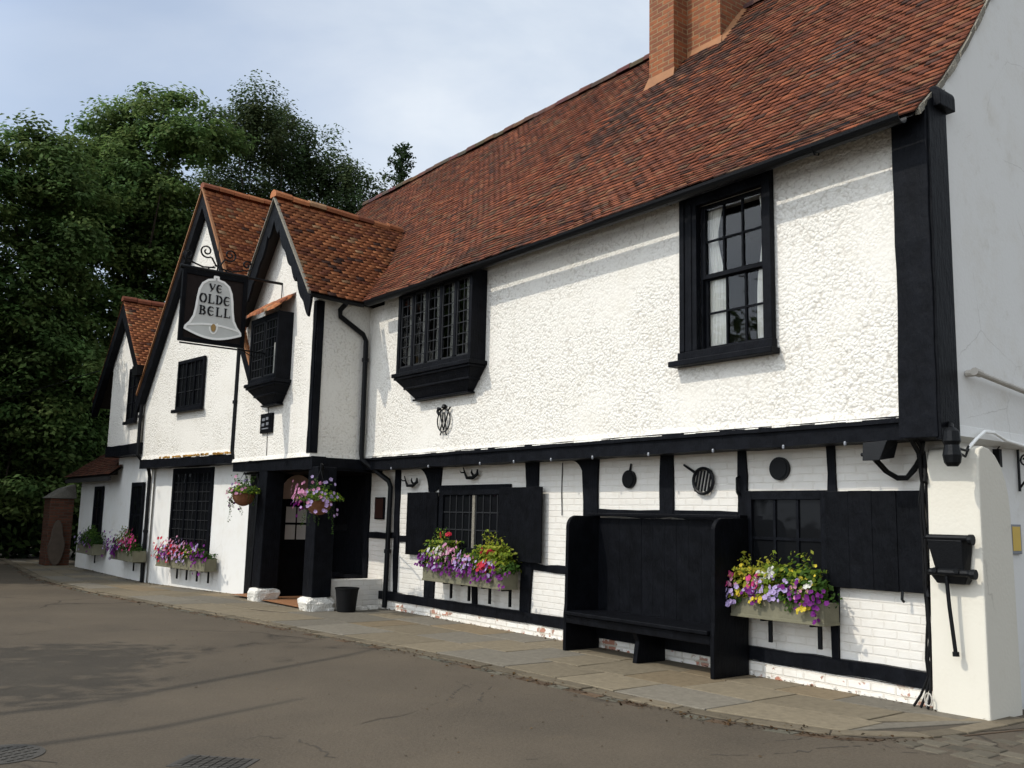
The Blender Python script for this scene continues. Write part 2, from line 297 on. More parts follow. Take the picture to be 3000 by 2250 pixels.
# ------------------------------------------------------------------ mesh builder
ORG = {}
class MB:
    def __init__(s, T=None):
        s.v = []; s.f = []; s.c = []; s.T = T or (lambda x, y, z: (x, y, z))
    def add(s, pts, faces, col=None):
        b = len(s.v)
        s.v += [s.T(*p) for p in pts]
        for f in faces:
            s.f.append([b+i for i in f]); s.c.append(col)
    def hexa(s, p, col=None):
        s.add(p, [(0, 3, 2, 1), (4, 5, 6, 7), (0, 1, 5, 4), (1, 2, 6, 5), (2, 3, 7, 6), (3, 0, 4, 7)], col)
    def box(s, x0, x1, y0, y1, z0, z1, col=None):
        s.hexa([(x0, y0, z0), (x1, y0, z0), (x1, y1, z0), (x0, y1, z0), (x0, y0, z1), (x1, y0, z1), (x1, y1, z1), (x0, y1, z1)], col)
    def prism(s, loop, off, col=None):
        n = len(loop); o = Vector(off)
        pts = [tuple(p) for p in loop] + [tuple(Vector(p)+o) for p in loop]
        s.add(pts, [tuple(range(n))[::-1], tuple(range(n, 2*n))] + [(i, (i+1) % n, n+(i+1) % n, n+i) for i in range(n)], col)
    def tube(s, path, r, n=8, col=None, cap=True):
        path = [Vector(p) for p in path]; rr = r if isinstance(r, (list, tuple)) else [r]*len(path)
        rings = []; prev = None
        for i, p in enumerate(path):
            d = (path[min(i+1, len(path)-1)]-path[max(i-1, 0)])
            d = d.normalized() if d.length > 1e-9 else Vector((0, 0, 1))
            a = prev - d*prev.dot(d) if prev is not None else (Vector((0, 0, 1)).cross(d) if abs(d.z) < 0.9 else Vector((1, 0, 0)).cross(d))
            a.normalize(); prev = a; b = d.cross(a)
            rings.append([p + (a*math.cos(2*math.pi*k/n) + b*math.sin(2*math.pi*k/n))*rr[i] for k in range(n)])
        pts = [tuple(q) for g in rings for q in g]; fs = []
        for i in range(len(path)-1):
            for k in range(n):
                fs.append((i*n+k, i*n+(k+1) % n, (i+1)*n+(k+1) % n, (i+1)*n+k))
        if cap: fs += [tuple(range(n))[::-1], tuple(range((len(path)-1)*n, len(path)*n))]
        s.add(pts, fs, col)
    def lathe(s, c, prof, n=20, col=None):
        pts = []; fs = []
        for (r, z) in prof:
            for k in range(n):
                a = 2*math.pi*k/n; pts.append((c[0]+r*math.cos(a), c[1]+r*math.sin(a), c[2]+z))
        for i in range(len(prof)-1):
            for k in range(n):
                fs.append((i*n+k, i*n+(k+1) % n, (i+1)*n+(k+1) % n, (i+1)*n+k))
        fs += [tuple(range(n))[::-1], tuple(range((len(prof)-1)*n, len(prof)*n))]
        s.add(pts, fs, col)
    def timber(s, pts, half, y0, y1, wob=0.006, seg=0.22):
        """hewn beam lying in the wall plane: centre line through (x, z) points, half widths, front y0, back y1"""
        P = []; H = []
        for i in range(len(pts)-1):
            a, b = Vector(pts[i]), Vector(pts[i+1]); k = max(1, int((b-a).length/seg))
            ha = half[i] if isinstance(half, (list, tuple)) else half; hb = half[i+1] if isinstance(half, (list, tuple)) else half
            for j in range(k + (1 if i == len(pts)-2 else 0)):
                P.append(a.lerp(b, j/k)); H.append(ha+(hb-ha)*j/k)
        loops = []
        for i, p in enumerate(P):
            d = (P[min(i+1, len(P)-1)]-P[max(i-1, 0)]).normalized(); nn = Vector((-d.y, d.x))
            l = p + nn*(H[i]+random.uniform(-wob, wob)); r = p - nn*(H[i]+random.uniform(-wob, wob)); yf = y0+random.uniform(-wob, wob)*0.5
            loops.append([(l.x, yf, l.y), (r.x, yf, r.y), (r.x, y1, r.y), (l.x, y1, l.y)])
        pts3 = [q for lp in loops for q in lp]; fs = []
        for i in range(len(loops)-1):
            for k in range(4):
                fs.append((4*i+k, 4*i+(k+1) % 4, 4*i+4+(k+1) % 4, 4*i+4+k))
        e = 4*(len(loops)-1); fs += [(3, 2, 1, 0), (e, e+1, e+2, e+3)]
        s.add(pts3, fs)
    def build(s, name, mat, parent=None, bevel=0.0, smooth=False, label=None, kind=None):
        me = bpy.data.meshes.new(name)
        o = bpy.data.objects.new(name, me); COL.objects.link(o)
        org = Vector((0, 0, 0))
        if parent is not None:
            org = ORG[parent.name]; o.parent = parent; ORG[o.name] = org
        else: ORG[o.name] = org
        vv = np.array(s.v, dtype=float) - np.array(org)
        me.from_pydata(vv.tolist(), [], s.f)
        if any(c is not None for c in s.c):
            ca = me.color_attributes.new('Col', 'FLOAT_COLOR', 'CORNER')
            arr = np.ones((len(me.loops), 4), dtype=np.float32); k = 0
            for f, c in zip(s.f, s.c):
                arr[k:k+len(f), :3] = c if c is not None else (0.5, 0.5, 0.5); k += len(f)
            ca.data.foreach_set('color', arr.ravel())
        # box-projected UVs in metres
        uv = me.uv_layers.new(name='UVMap'); nl = len(me.loops)
        if nl < 200000:
            vs = np.array(s.v, dtype=float); u = np.zeros((nl, 2), dtype=np.float32); k = 0
            for f in s.f:
                p = vs[f]; nrm = np.cross(p[1]-p[0], p[2]-p[0]); ax = np.abs(nrm)
                if ax[2] > ax[0] and ax[2] > ax[1]: q = p[:, [0, 1]]
                elif ax[0] > ax[1]: q = p[:, [1, 2]]
                else: q = p[:, [0, 2]]
                u[k:k+len(f)] = q; k += len(f)
            uv.data.foreach_set('uv', u.ravel())
        me.materials.append(MT[mat] if isinstance(mat, str) else mat)
        if smooth: me.polygons.foreach_set('use_smooth', [True]*len(me.polygons))
        if bevel:
            md = o.modifiers.new('bevel', 'BEVEL'); md.width = bevel; md.segments = 2; md.limit_method = 'ANGLE'; md.angle_limit = R(40)
        if label: o['label'] = label
        if kind: o['kind'] = kind
        return o

def fast_mesh(name, V, F, mat, parent=None, colors=None, kind=None, smooth=False):
    """numpy quads straight into a mesh; V (n,3) world coordinates, F (m,4), colors (m,3) one per face"""
    me = bpy.data.meshes.new(name); o = bpy.data.objects.new(name, me); COL.objects.link(o)
    org = Vector((0, 0, 0))
    if parent is not None: org = ORG[parent.name]; o.parent = parent
    ORG[o.name] = org
    V = np.asarray(V, dtype=np.float32) - np.array(org, dtype=np.float32)
    F = np.asarray(F, dtype=np.int32); m, k = F.shape
    me.vertices.add(len(V)); me.vertices.foreach_set('co', V.ravel())
    me.loops.add(m*k); me.loops.foreach_set('vertex_index', F.ravel())
    me.polygons.add(m); me.polygons.foreach_set('loop_start', np.arange(0, m*k, k, dtype=np.int32))
    me.update(calc_edges=True); me.validate()
    if colors is not None:
        ca = me.color_attributes.new('Col', 'FLOAT_COLOR', 'CORNER')
        a = np.ones((m*k, 4), dtype=np.float32); a[:, :3] = np.repeat(colors, k, axis=0); ca.data.foreach_set('color', a.ravel())
    me.materials.append(MT[mat])
    if kind: o['kind'] = kind
    return o
def thing(name, label, cat, loc=(0, 0, 0), group=None):
    o = bpy.data.objects.new(name, None); COL.objects.link(o); o.location = loc
    o.empty_display_size = 0.2
    ORG[o.name] = Vector(loc); o['label'] = label; o['category'] = cat
    if group: o['group'] = group
    return o
def tag(o, label, cat, group=None):
    o['label'] = label; o['category'] = cat
    if group: o['group'] = group
    return o
def ground_z(x):      # pavement height: falls gently towards the left end of the street
    return float(np.interp(x, [-21, -13], [0.0, 0.10]))

# ================================================================== GROUND
KERB = [(-70, -4.2), (-32.3, -2.5), (-23.6, -3.16), (-18.2, -3.05), (-13.8, -2.71), (-11.05, -2.39), (-9.0, -2.13), (-7.3, -2.03), (-5.9, -2.0), (-4.85, -1.92), (-4.25, -1.74), (-3.9, -1.55), (-3.68, -1.3), (-3.56, -0.95), (-3.50, -0.5), (-3.48, .15)]
KX = [k[0] for k in KERB]; KY = [k[1] for k in KERB]
WALLX = [(-40, -1.30), (-21.2, -1.38), (-16.8, -0.85), (-13.7, -0.60), (-13.4, 0.12), (-3.2, 0.12)]
def kerb_y(x): return float(np.interp(x, KX, KY))
def wall_y(x): return float(np.interp(x, [p[0] for p in WALLX], [p[1] for p in WALLX]))
g = MB(); g.add([(-900, -900, -0.12), (900, -900, -0.12), (900, 900, -0.12), (-900, 900, -0.12)], [(0, 1, 2, 3)])
g.build('ground', 'earth', kind='structure')
rd = MB()     # carriageway sheet from the kerb line out to the far verge
for (x0, x1) in zip(np.linspace(-70, 14, 85)[:-1], np.linspace(-70, 14, 85)[1:]):
    def fy(x): return kerb_y(x) + 0.08 if x < -4.0 else (kerb_y(-4.0)+.08+(x+4.0)*12 if x < -3.4 else 6.0)
    rd.add([(x0, -22, ground_z(x0)-0.014), (x1, -22, ground_z(x1)-0.014), (x1, fy(x1), ground_z(x1)-0.014), (x0, fy(x0), ground_z(x0)-0.014)], [(0, 1, 2, 3)])
rd.build('road', 'asphalt', kind='structure')
pv = MB()
xs = np.linspace(-32, -3.3, 60)
for x0, x1 in zip(xs[:-1], xs[1:]):
    pv.add([(x0, kerb_y(x0), ground_z(x0)-0.010), (x1, kerb_y(x1), ground_z(x1)-0.010), (x1, wall_y(x1)+0.5, ground_z(x1)-0.010), (x0, wall_y(x0)+0.5, ground_z(x0)-0.010)], [(0, 1, 2, 3)])
pv.build('pavement_bed', 'dirtjoint', kind='structure')
sl = MB(); rr = random.Random(5)
def slabcol(rr):
    b = rr.uniform(0.86, 1.12); k = rr.random()
    c = (0.200, 0.165, 0.112) if k < 0.5 else ((0.180, 0.160, 0.126) if k < 0.85 else (0.215, 0.165, 0.102))
    return tuple(x*b for x in c)
NR = 3
for row in range(NR):
    x = -31.0 + rr.uniform(0, 0.5)
    while x < -3.5:
        ln = rr.uniform(0.55, 1.15); x1 = min(x+ln, -3.45); gp = 0.008
        t0, t1 = row/NR, (row+1)/NR
        def yy(xx, t): return wall_y(xx) + (kerb_y(xx)+0.17-wall_y(xx))*t
        zj = [rr.uniform(-0.003, 0.004) for _ in range(4)]
        if x1-x > 0.2:
            p = [(x+gp, yy(x, t1)+gp), (x1-gp, yy(x1, t1)+gp), (x1-gp, yy(x1, t0)-gp), (x+gp, yy(x, t0)-gp)]
            c = slabcol(rr)
            sl.hexa([(a, b, ground_z(a)-0.05) for a, b in p] + [(a, b, ground_z(a)+z) for (a, b), z in zip(p, zj)], c)
        x += ln
o = sl.build('pavement', 'slab', kind='structure', bevel=0.006)
kb = MB(); kp = [Vector(k) for k in KERB[1:]]; seg = [(b-a).length for a, b in zip(kp[:-1], kp[1:])]; tot = sum(seg)
def along(s):
    for a, b, l in zip(kp[:-1], kp[1:], seg):
        if s <= l: return a.lerp(b, s/l), (b-a).normalized()
        s -= l
    return kp[-1], (kp[-1]-kp[-2]).normalized()
s_ = 0.0
while s_ < tot:      # edging stones
    ln = rr.uniform(0.35, 0.8); a, da = along(s_+.005); b_, db = along(min(s_+ln-.005, tot)); na, nb2 = Vector((-da.y, da.x)), Vector((-db.y, db.x))
    b = rr.uniform(0.7, 1.15); c = (0.165*b, 0.135*b, 0.092*b)
    q = [a, b_, b_+nb2*.155, a+na*.155]; z = rr.uniform(-0.008, 0.004)
    kb.hexa([(v.x, v.y, ground_z(v.x)-0.08) for v in q]+[(v.x, v.y, ground_z(v.x)+z) for v in q], c); s_ += ln
kb.build('kerb', 'slab', kind='structure', bevel=0.008)
gt = MB(); x = -30.0
while x < -3.5:       # brick gutter channel, half buried in dirt
    ln = rr.uniform(0.2, 0.26)
    if rr.random() < 0.62:
        b = rr.uniform(0.6, 1.1); y = kerb_y(x)-0.035
        c = (0.125*b, 0.082*b, 0.05*b) if rr.random() < 0.6 else (0.13*b, 0.12*b, 0.09*b)
        p = [(x+.01, y-0.10), (x+ln-.01, kerb_y(x+ln)-0.135), (x+ln-.01, kerb_y(x+ln)-0.035), (x+.01, y)]
        gt.hexa([(a, q, ground_z(a)-0.1) for a, q in p]+[(a, q, ground_z(a)-0.012+rr.uniform(0, .005)) for a, q in p], c)
    x += ln
gt.build('gutter_channel', 'slab', kind='structure')
cb = MB()             # setts and broken stones in the side yard
for i in range(16):
    for j in range(22):
        x = -3.62 + i*0.19 + rr.uniform(-.03, .03) + (0.09 if j % 2 else 0); y = -1.75 + j*0.17 + rr.uniform(-.025, .025)
        if y < kerb_y(x)-0.05 and x < -3.3 and y < -0.9: pass
        if (x < -3.47 and y > kerb_y(x)-0.1) or (x < -3.35 and y > -.9) or (y < -1.55+.25*(x+3.6) and rr.random() < .7): continue
        if rr.random() < 0.12: continue
        a, b_ = rr.uniform(.07, .095), rr.uniform(.06, .082); h = rr.uniform(-.012, -.002)+0.10
        k = rr.uniform(0.55, 1.1); c = (0.13*k, 0.112*k, 0.082*k)
        cb.hexa([(x-a, y-b_, 0), (x+a, y-b_+rr.uniform(-.02, .02), 0), (x+a, y+b_, 0), (x-a, y+b_, 0), (x-a, y-b_, h), (x+a, y-b_+rr.uniform(-.02, .02), h), (x+a, y+b_, h), (x-a, y+b_, h)], c)
cb.build('cobbles', 'slab', kind='structure', bevel=0.012)

CR = MB(); rr = random.Random(15)      # open cracks and dirt lines in the tarmac
for path in [[(-3.48, -1.46), (-3.74, -1.61), (-3.84, -1.94), (-3.9, -2.28), (-4.0, -2.61), (-4.2, -2.85)], [(-4.21, -1.25), (-4.13, -1.84), (-4.16, -2.18), (-4.17, -2.54)], [(-3.15, -0.75), (-3.22, -1.13), (-3.33, -1.47), (-3.51, -1.67)], [(-4.67, -3.78), (-4.7, -3.92), (-4.68, -4.07)], [(-5.98, -4.91), (-6.15, -5.05), (-6.11, -5.21)], [(-5.97, -4.89), (-5.64, -4.87), (-5.18, -4.92)], [(-6.44, -3.35), (-6.89, -2.94), (-7.09, -2.62)], [(-6.26, -3.18), (-6.64, -2.83), (-6.94, -2.53)], [(-6.35, -6.46), (-6.21, -6.32), (-6.01, -6.29)]]:
    q = []
    for a, b in zip(path[:-1], path[1:]):
        n = max(2, int(math.hypot(b[0]-a[0], b[1]-a[1])/.05))
        for i in range(n): t = i/n; q.append((a[0]+(b[0]-a[0])*t+rr.gauss(0, .014), a[1]+(b[1]-a[1])*t+rr.gauss(0, .014)))
    for a, b in zip(q[:-1], q[1:]):
        if rr.random() < .22: continue
        w_ = rr.uniform(.002, .009)*rr.choice((1, 1, 1, 2.5)); z = ground_z(a[0])-.0125+rr.uniform(0, .002)
        CR.add([(a[0], a[1]-w_, z), (b[0], b[1]-w_, z), (b[0], b[1]+w_, z), (a[0], a[1]+w_, z)], [(0, 1, 2, 3)])
CR.build('road_cracks', 'crackdirt', kind='structure')

# ================================================================== INN
inn = thing('inn', 'long white inn with black timbers, red tiled roofs and three gables', 'inn', (-10.0, 0, 0))
idT = lambda x, y, z: (x, y, z)
A6 = R(6)
def T2(x, y, z):      # big gable: x along its front (0 at the right end, negative to the left), y into the building
    return (-16.75 + math.cos(A6)*x - math.sin(A6)*y, -1.25 + math.sin(A6)*x + math.cos(A6)*y, z)

# ---- main roof ------------------------------------------------------------
PROF = [(-0.62, 5.02), (-0.12, 5.47), (0.35, 5.99), (0.79, 6.55), (2.87, 9.20)]
arc = [0.0]
for a, b in zip(PROF[:-1], PROF[1:]): arc.append(arc[-1]+math.hypot(b[0]-a[0], b[1]-a[1]))
PY = [p[0] for p in PROF]; PZ = [p[1] for p in PROF]
def roof_z(y): return float(np.interp(y, PY, PZ))
def sag(x, s): return 0.035*math.sin(x*0.55+1.0)*math.sin(min(1, s/arc[-1])*math.pi) + 0.014*math.sin(x*1.7+s*0.8) + 0.008*math.sin(x*3.9-s*2.1)
XL, XR = -19.95, -3.80
def main_map(u, s):
    y = float(np.interp(s, arc, PY)); z = float(np.interp(s, arc, PZ))
    k = min(max(np.searchsorted(arc, s)-1, 0), len(arc)-2)
    dy, dz = PY[k+1]-PY[k], PZ[k+1]-PZ[k]; l = math.hypot(dy, dz)
    n = Vector((0, -dz/l, dy/l))
    return Vector((XL+u, y, z)) + n*sag(XL+u, s), Vector((1, 0, 0)), Vector((0, dy/l, dz/l)), n
def smooth_noise(x, y, seed=0.0):
    return (math.sin(x*1.3+seed)*math.cos(y*1.7+seed*2.1) + 0.6*math.sin(x*3.1-y*2.3+seed) + 0.4*math.sin(x*6.7+y*5.1+seed*3))/2.0
def pal_main(x, s, rr):
    k = rr.random(); d = smooth_noise(x*0.8, s*0.9, 2.0)
    if k < 0.38: c = (0.189, 0.053, 0.025)
    elif k < 0.57: c = (0.247, 0.076, 0.034)
    elif k < 0.69: c = (0.315, 0.093, 0.039)
    elif k < 0.81: c = (0.105, 0.036, 0.023)
    elif k < 0.91: c = (0.242, 0.110, 0.053)
    elif k < 0.972: c = (0.130, 0.085, 0.050)
    else: c = (0.040, 0.028, 0.025)
    # soot and moss washed down from the chimney
    if -9.9 < x < -7.7 and s < 2.6 and rr.random() < 0.75*max(0, 1-abs((s-1.75+0.35*(x+8.8)*-1))/0.75): c = (0.034, 0.026, 0.022)
    b = rr.uniform(0.80, 1.16) * (1.0 - 0.20*max(0, d)); mean = (0.178, 0.060, 0.032)
    return tuple((v*.70+m_*.30)*b for v, m_ in zip(c, mean))
def pal_new(x, s, rr):
    k = rr.random()
    if k < 0.5: c = (0.37, 0.130, 0.052)
    elif k < 0.75: c = (0.46, 0.175, 0.070)
    elif k < 0.9: c = (0.24, 0.080, 0.040)
    elif k < 0.96: c = (0.42, 0.25, 0.13)
    else: c = (0.09, 0.045, 0.033)
    b = rr.uniform(0.75, 1.15); return tuple(v*b for v in c)
def tiles(name, mat, parent, mapf, Lu, Ls, pal, keep=None, w=0.165, gauge=0.092, seed=1, flip=False):
    rr = random.Random(seed); V = []; F = []; C = []
    nc = int(Ls/gauge)
    for k in range(nc):
        s0 = k*gauge; off = (k % 2)*0.5*w + rr.uniform(-.01, .01); u = -off
        cs = rr.uniform(-.004, .004)
        while u < Lu:
            u0, u1 = max(u, 0), min(u+w-0.004, Lu); u += w
            if u1-u0 < 0.03: continue
            um = (u0+u1)/2
            P, U, Vv, Nn = mapf(um, s0)
            if keep and not keep(P): continue
            P2, _, _, N2 = mapf(um, min(s0+gauge+0.03, Ls))
            hw = (u1-u0)/2; th = 0.017; dv = rr.uniform(-.006, .006)+cs
            hl, hr = rr.uniform(.004, .015), rr.uniform(.004, .015)
            if rr.random() < 0.03: hl += .012
            b = len(V)
            pl = P - Vv*dv
            q = [pl-U*hw+Nn*hl, pl+U*hw+Nn*hr, P2+U*hw+N2*.001, P2-U*hw+N2*.001]
            t = [q[0]+Nn*th, q[1]+Nn*th, q[2]+N2*th*.5, q[3]+N2*th*.5]
            V += [tuple(x) for x in q+t]
            fs = [(4, 5, 6, 7), (0, 1, 5, 4), (1, 2, 6, 5), (3, 0, 4, 7)]
            if flip: fs = [f[::-1] for f in fs]
            F += [[b+i for i in f] for f in fs]
            c = pal(P.x, P.y, rr); C += [c, tuple(x*0.25 for x in c), tuple(x*0.5 for x in c), tuple(x*0.5 for x in c)]  # butts and side edges darkened to paint in shade between the courses
    return fast_mesh(name, np.array(V), np.array(F), mat, parent, np.array(C))
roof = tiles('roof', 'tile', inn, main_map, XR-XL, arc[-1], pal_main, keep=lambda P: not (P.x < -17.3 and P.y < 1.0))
un = MB()             # battens and the hidden rear slope
for (a, b) in zip(PROF[:-1], PROF[1:]):
    un.add([(XL, a[0]+.02, a[1]-.03), (XR-.02, a[0]+.02, a[1]-.03), (XR-.02, b[0]+.02, b[1]-.03), (XL, b[0]+.02, b[1]-.03)], [(0, 1, 2, 3)])
un.add([(XL, 2.9, 9.17), (XR-.02, 2.9, 9.17), (XR-.02, 6.4, 4.9), (XL, 6.4, 4.9)], [(0, 3, 2, 1)])
un.build('roof_lining', 'soffit', inn)
def ridge_run(name, a, b, r=0.11, mat='tile', seed=3, pal=pal_main, parent=None):
    rr = random.Random(seed); mb = MB(); a, b = Vector(a), Vector(b); n = max(1, int((b-a).length/0.32)); d = (b-a).normalized()
    side = d.cross(Vector((0, 0, 1))).normalized(); upv = side.cross(d)
    for i in range(n):
        p, q = a.lerp(b, i/n), a.lerp(b, (i+0.97)/n); c = pal(p.x, p.y, rr); lift = rr.uniform(-.012, .012); pts = []
        for e, rad in ((p, r*rr.uniform(.96, 1.08)), (q, r)):
            for k in range(7):
                t = math.pi*(k/6*1.16-0.08); pts.append(tuple(e + side*math.cos(t)*rad + upv*(math.sin(t)*rad-0.02+lift)))
        mb.add(pts, [(k, k+1, 8+k, 7+k) for k in range(6)] + [(0, 1, 2, 3, 4, 5, 6), (7, 8, 9, 10, 11, 12, 13)], c)
    return mb.build(name, mat, parent)
ridge_run('ridge_tiles', (XL, 2.87, 9.225), (XR, 2.87, 9.225), .092, pal=lambda x, y, rr: tuple(v*rr.uniform(.7, 1.2) for v in (0.105, 0.055, 0.038)), parent=roof)
vm = MB(); rr = random.Random(9)
pts = [(PY[0]+.08, PZ[0]+.07)]
for s in np.arange(0.2, arc[-1], 0.12): pts.append((float(np.interp(s, arc, PY)), float(np.interp(s, arc, PZ))))
for (a, b) in zip(pts[:-1], pts[1:]):      # verge pointing
    j = [rr.uniform(-.012, .012) for _ in range(2)]
    vm.hexa([(XR-.03, a[0], a[1]-.075+j[0]), (XR+.022+j[0], a[0], a[1]-.075+j[1]), (XR+.022+j[0], b[0], b[1]-.075+j[1]), (XR-.03, b[0], b[1]-.075),
             (XR-.03, a[0], a[1]-.008), (XR+.016+j[1], a[0], a[1]-.008), (XR+.016+j[1], b[0], b[1]-.008), (XR-.03, b[0], b[1]-.008)])
vm.build('verge_pointing', 'mortar', roof)

# ---- chimney --------------------------------------------------------------
ch = MB()
ch.box(-9.34, -8.84, 1.97, 3.3, 7.6, 11.5)
ch.box(-8.838, -8.20, 2.26, 3.302, 7.8, 11.6)
chim = ch.build('chimney', 'brick', inn)
fl = MB()             # tile and mortar flashing where the stacks leave the slope
def rz(y): return roof_z(y)
fl.hexa([(-9.50, 1.90, rz(1.90)-.02), (-8.80, 1.90, rz(1.90)-.02), (-8.82, 1.96, rz(1.96)), (-9.36, 1.96, rz(1.96)), (-9.44, 1.93, rz(1.93)+.05), (-8.82, 1.93, rz(1.93)+.05), (-8.83, 1.972, rz(1.97)+.20), (-9.35, 1.972, rz(1.97)+.20)])
fl.hexa([(-8.80, 2.19, rz(2.19)-.02), (-8.14, 2.19, rz(2.19)-.02), (-8.17, 2.26, rz(2.26)), (-8.83, 2.26, rz(2.26)), (-8.80, 2.21, rz(2.21)+.04), (-8.16, 2.21, rz(2.21)+.04), (-8.18, 2.262, rz(2.26)+.15), (-8.83, 2.262, rz(2.26)+.15)])
for i in range(2):
    y0 = 2.25+i*.33; y1 = y0+.32
    fl.hexa([(-8.20, y0, rz(y0)-.02), (-8.07, y0, rz(y0)-.02), (-8.07, y1, rz(y1)-.02), (-8.20, y1, rz(y1)-.02), (-8.198, y0, rz(y0)+.13), (-8.09, y0, rz(y0)+.02), (-8.09, y1, rz(y1)+.02), (-8.198, y1, rz(y1)+.13)])
fl.build('flashing', 'terracotta', chim)

# ---- main walls -----------------------------------------------------------
def wall_sheet(mb, x0, x1, z0, z1, y, th, holes=()):
    xs = sorted({x0, x1, *[h[0] for h in holes], *[h[1] for h in holes]}); zs = sorted({z0, z1, *[h[2] for h in holes], *[h[3] for h in holes]})
    for a, b in zip(xs[:-1], xs[1:]):
        for c, d in zip(zs[:-1], zs[1:]):
            if any(h[0] <= a and b <= h[1] and h[2] <= c and d <= h[3] for h in holes): continue
            mb.add([(a, y, c), (b, y, c), (b, y, d), (a, y, d)], [(0, 1, 2, 3)])
    for h in holes:
        for q in ([(h[0], y, h[2]), (h[0], y+th, h[2]), (h[0], y+th, h[3]), (h[0], y, h[3])], [(h[1], y+th, h[2]), (h[1], y, h[2]), (h[1], y, h[3]), (h[1], y+th, h[3])],
                  [(h[0], y+th, h[2]), (h[0], y, h[2]), (h[1], y, h[2]), (h[1], y+th, h[2])], [(h[0], y, h[3]), (h[0], y+th, h[3]), (h[1], y+th, h[3]), (h[1], y, h[3])]):
            mb.add(q, [(0, 1, 2, 3)])
uw = MB()
SASH = (-6.42, -5.52, 3.34, 4.90)
wall_sheet(uw, -13.05, -4.04, 2.50, 5.19, -0.35, 0.25, [SASH]); wall_sheet(uw, -13.53, -13.05, 2.50, 4.98, -0.35, 0.25)
nb = 60               # slightly ragged drip edge of the render
for i in range(nb):
    a, b = -13.53+i*(9.49/nb), -13.53+(i+1)*(9.49/nb); j = random.uniform(-.006, .006)
    uw.hexa([(a, -.372+j*.4, 2.485+j), (b, -.372+j*.4, 2.485+j), (b, -.3, 2.495), (a, -.3, 2.495), (a, -.352, 2.56), (b, -.352, 2.56), (b, -.3, 2.57), (a, -.3, 2.57)])
uw.build('upper_wall', 'render', inn)
lw = MB()
lw.add([(-13.98, 0, 0.18), (-3.95, 0, 0.18), (-3.95, 0, 2.5), (-13.98, 0, 2.5)], [(0, 1, 2, 3)])
lw.build('lower_wall', 'wbrick', inn)
pl = MB()
n = 40
for i in range(n):
    a, b = -13.55+i*9.5/n, -13.55+(i+1)*9.5/n
    pl.hexa([(a, -.055, -.05), (b, -.055, -.05), (b, .05, -.05), (a, .05, -.05), (a, -.045+random.uniform(-.008, .008), .235), (b, -.045+random.uniform(-.008, .008), .235), (b, .05, .24), (a, .05, .24)])
pl.build('plinth', 'plinth', inn)
gw = MB()             # side gable wall, jettied above, plain below
gw.add([(-3.80, -.30, 2.36), (-3.80, 6.1, 2.36), (-3.80, 6.1, 5.0), (-3.80, 2.87, 9.16), (-3.80, .79, 6.50), (-3.80, .35, 5.94), (-3.80, -.12, 5.42), (-3.80, -.30, 5.2)], [tuple(range(8))])
gw.hexa([(-3.92, -.30, 2.30), (-3.78, -.30, 2.33), (-3.78, 6.1, 2.33), (-3.92, 6.1, 2.30), (-3.92, -.30, 2.5), (-3.795, -.30, 2.42), (-3.795, 6.1, 2.42), (-3.92, 6.1, 2.5)])
gw.add([(-3.93, 0, -.05), (-3.93, 6.1, -.05), (-3.93, 6.1, 2.4), (-3.93, 0, 2.4)], [(0, 1, 2, 3)])
gw.build('gable_wall', 'render_smooth', inn)
bk = MB()             # rear and far end walls that close the volume
bk.add([(-27.3, 6.1, -.05), (-3.8, 6.1, -.05), (-3.8, 6.1, 5.0), (-27.3, 6.1, 5.0)], [(0, 1, 2, 3)])
bk.add([(XL, -.3, 0), (XL, 6.1, 0), (XL, 6.1, 5.2), (XL, 2.87, 9.15), (XL, .8, 6.5)], [(0, 1, 2, 3, 4)])
bk.build('rear_wall', 'render_smooth', inn)
bu = MB()             # buttress, battered a little, its head falling back in a curve
lp = [(-.17, -.05), (-.163, .6), (-.155, 1.2), (-.15, 1.8), (-.14, 2.14), (-.115, 2.22), (-.05, 2.245), (.05, 2.23), (.15, 2.18), (.25, 2.09), (.32, 1.97), (.36, 1.85), (.375, 1.7), (.38, 1.0), (.385, -.05)]
n = len(lp); xa, xb = -4.07, -3.635
bu.add([(xa-.02*max(0, 1-z/1.9), y, z) for y, z in lp]+[(xb+.01*max(0, 1-z/1.9), y, z) for y, z in lp], [tuple(range(n))[::-1], tuple(range(n, 2*n))]+[(i, (i+1) % n, n+(i+1) % n, n+i) for i in range(n)])
bu.build('buttress', 'render_cream', inn, bevel=0.014)

# ---- jetty, posts, rails --------------------------------------------------
jb = MB()
jb.timber([(-13.55, 2.39), (-9, 2.40), (-3.85, 2.405)], .10, -.34, -.05, .006)
jb.timber([(-13.6, 2.475), (-9, 2.472), (-3.82, 2.475)], .028, -.37, -.30, .003)
jb.build('jetty_beam', 'timber', inn)
sb = MB()
sb.timber([(-13.95, .30), (-4.18, .315)], .065, -.066, .05, .007)
sb.build('sill_beam', 'timber', inn)
def part(name, pts, half, y0, y1, wob=.013, T=None, mat='timber'):
    mb = MB(T); mb.timber(pts, half, y0, y1, wob); return mb.build(name, mat, inn)
part('post', [(-12.97, 2.32), (-12.95, 1.2), (-12.93, .35)], [.085, .07, .06], -.028, .04)
part('post', [(-11.88, 2.32), (-11.86, 2.0), (-11.84, 1.95)], [.20, .15, .13], -.031, .04)
part('post', [(-11.95, .95), (-11.93, .36)], .13, -.03, .04)
part('post', [(-10.77, .95), (-10.755, .36)], .055, -.027, .04)
part('post', [(-9.53, 2.32), (-9.52, 1.5), (-9.60, .95), (-9.63, .36)], [.125, .12, .115, .11], -.030, .04)
part('post', [(-8.40, 2.32), (-8.39, 1.8), (-8.40, .36)], [.14, .13, .12], -.031, .04)
part('post', [(-7.15, 2.32), (-7.15, 1.66)], .095, -.029, .04)
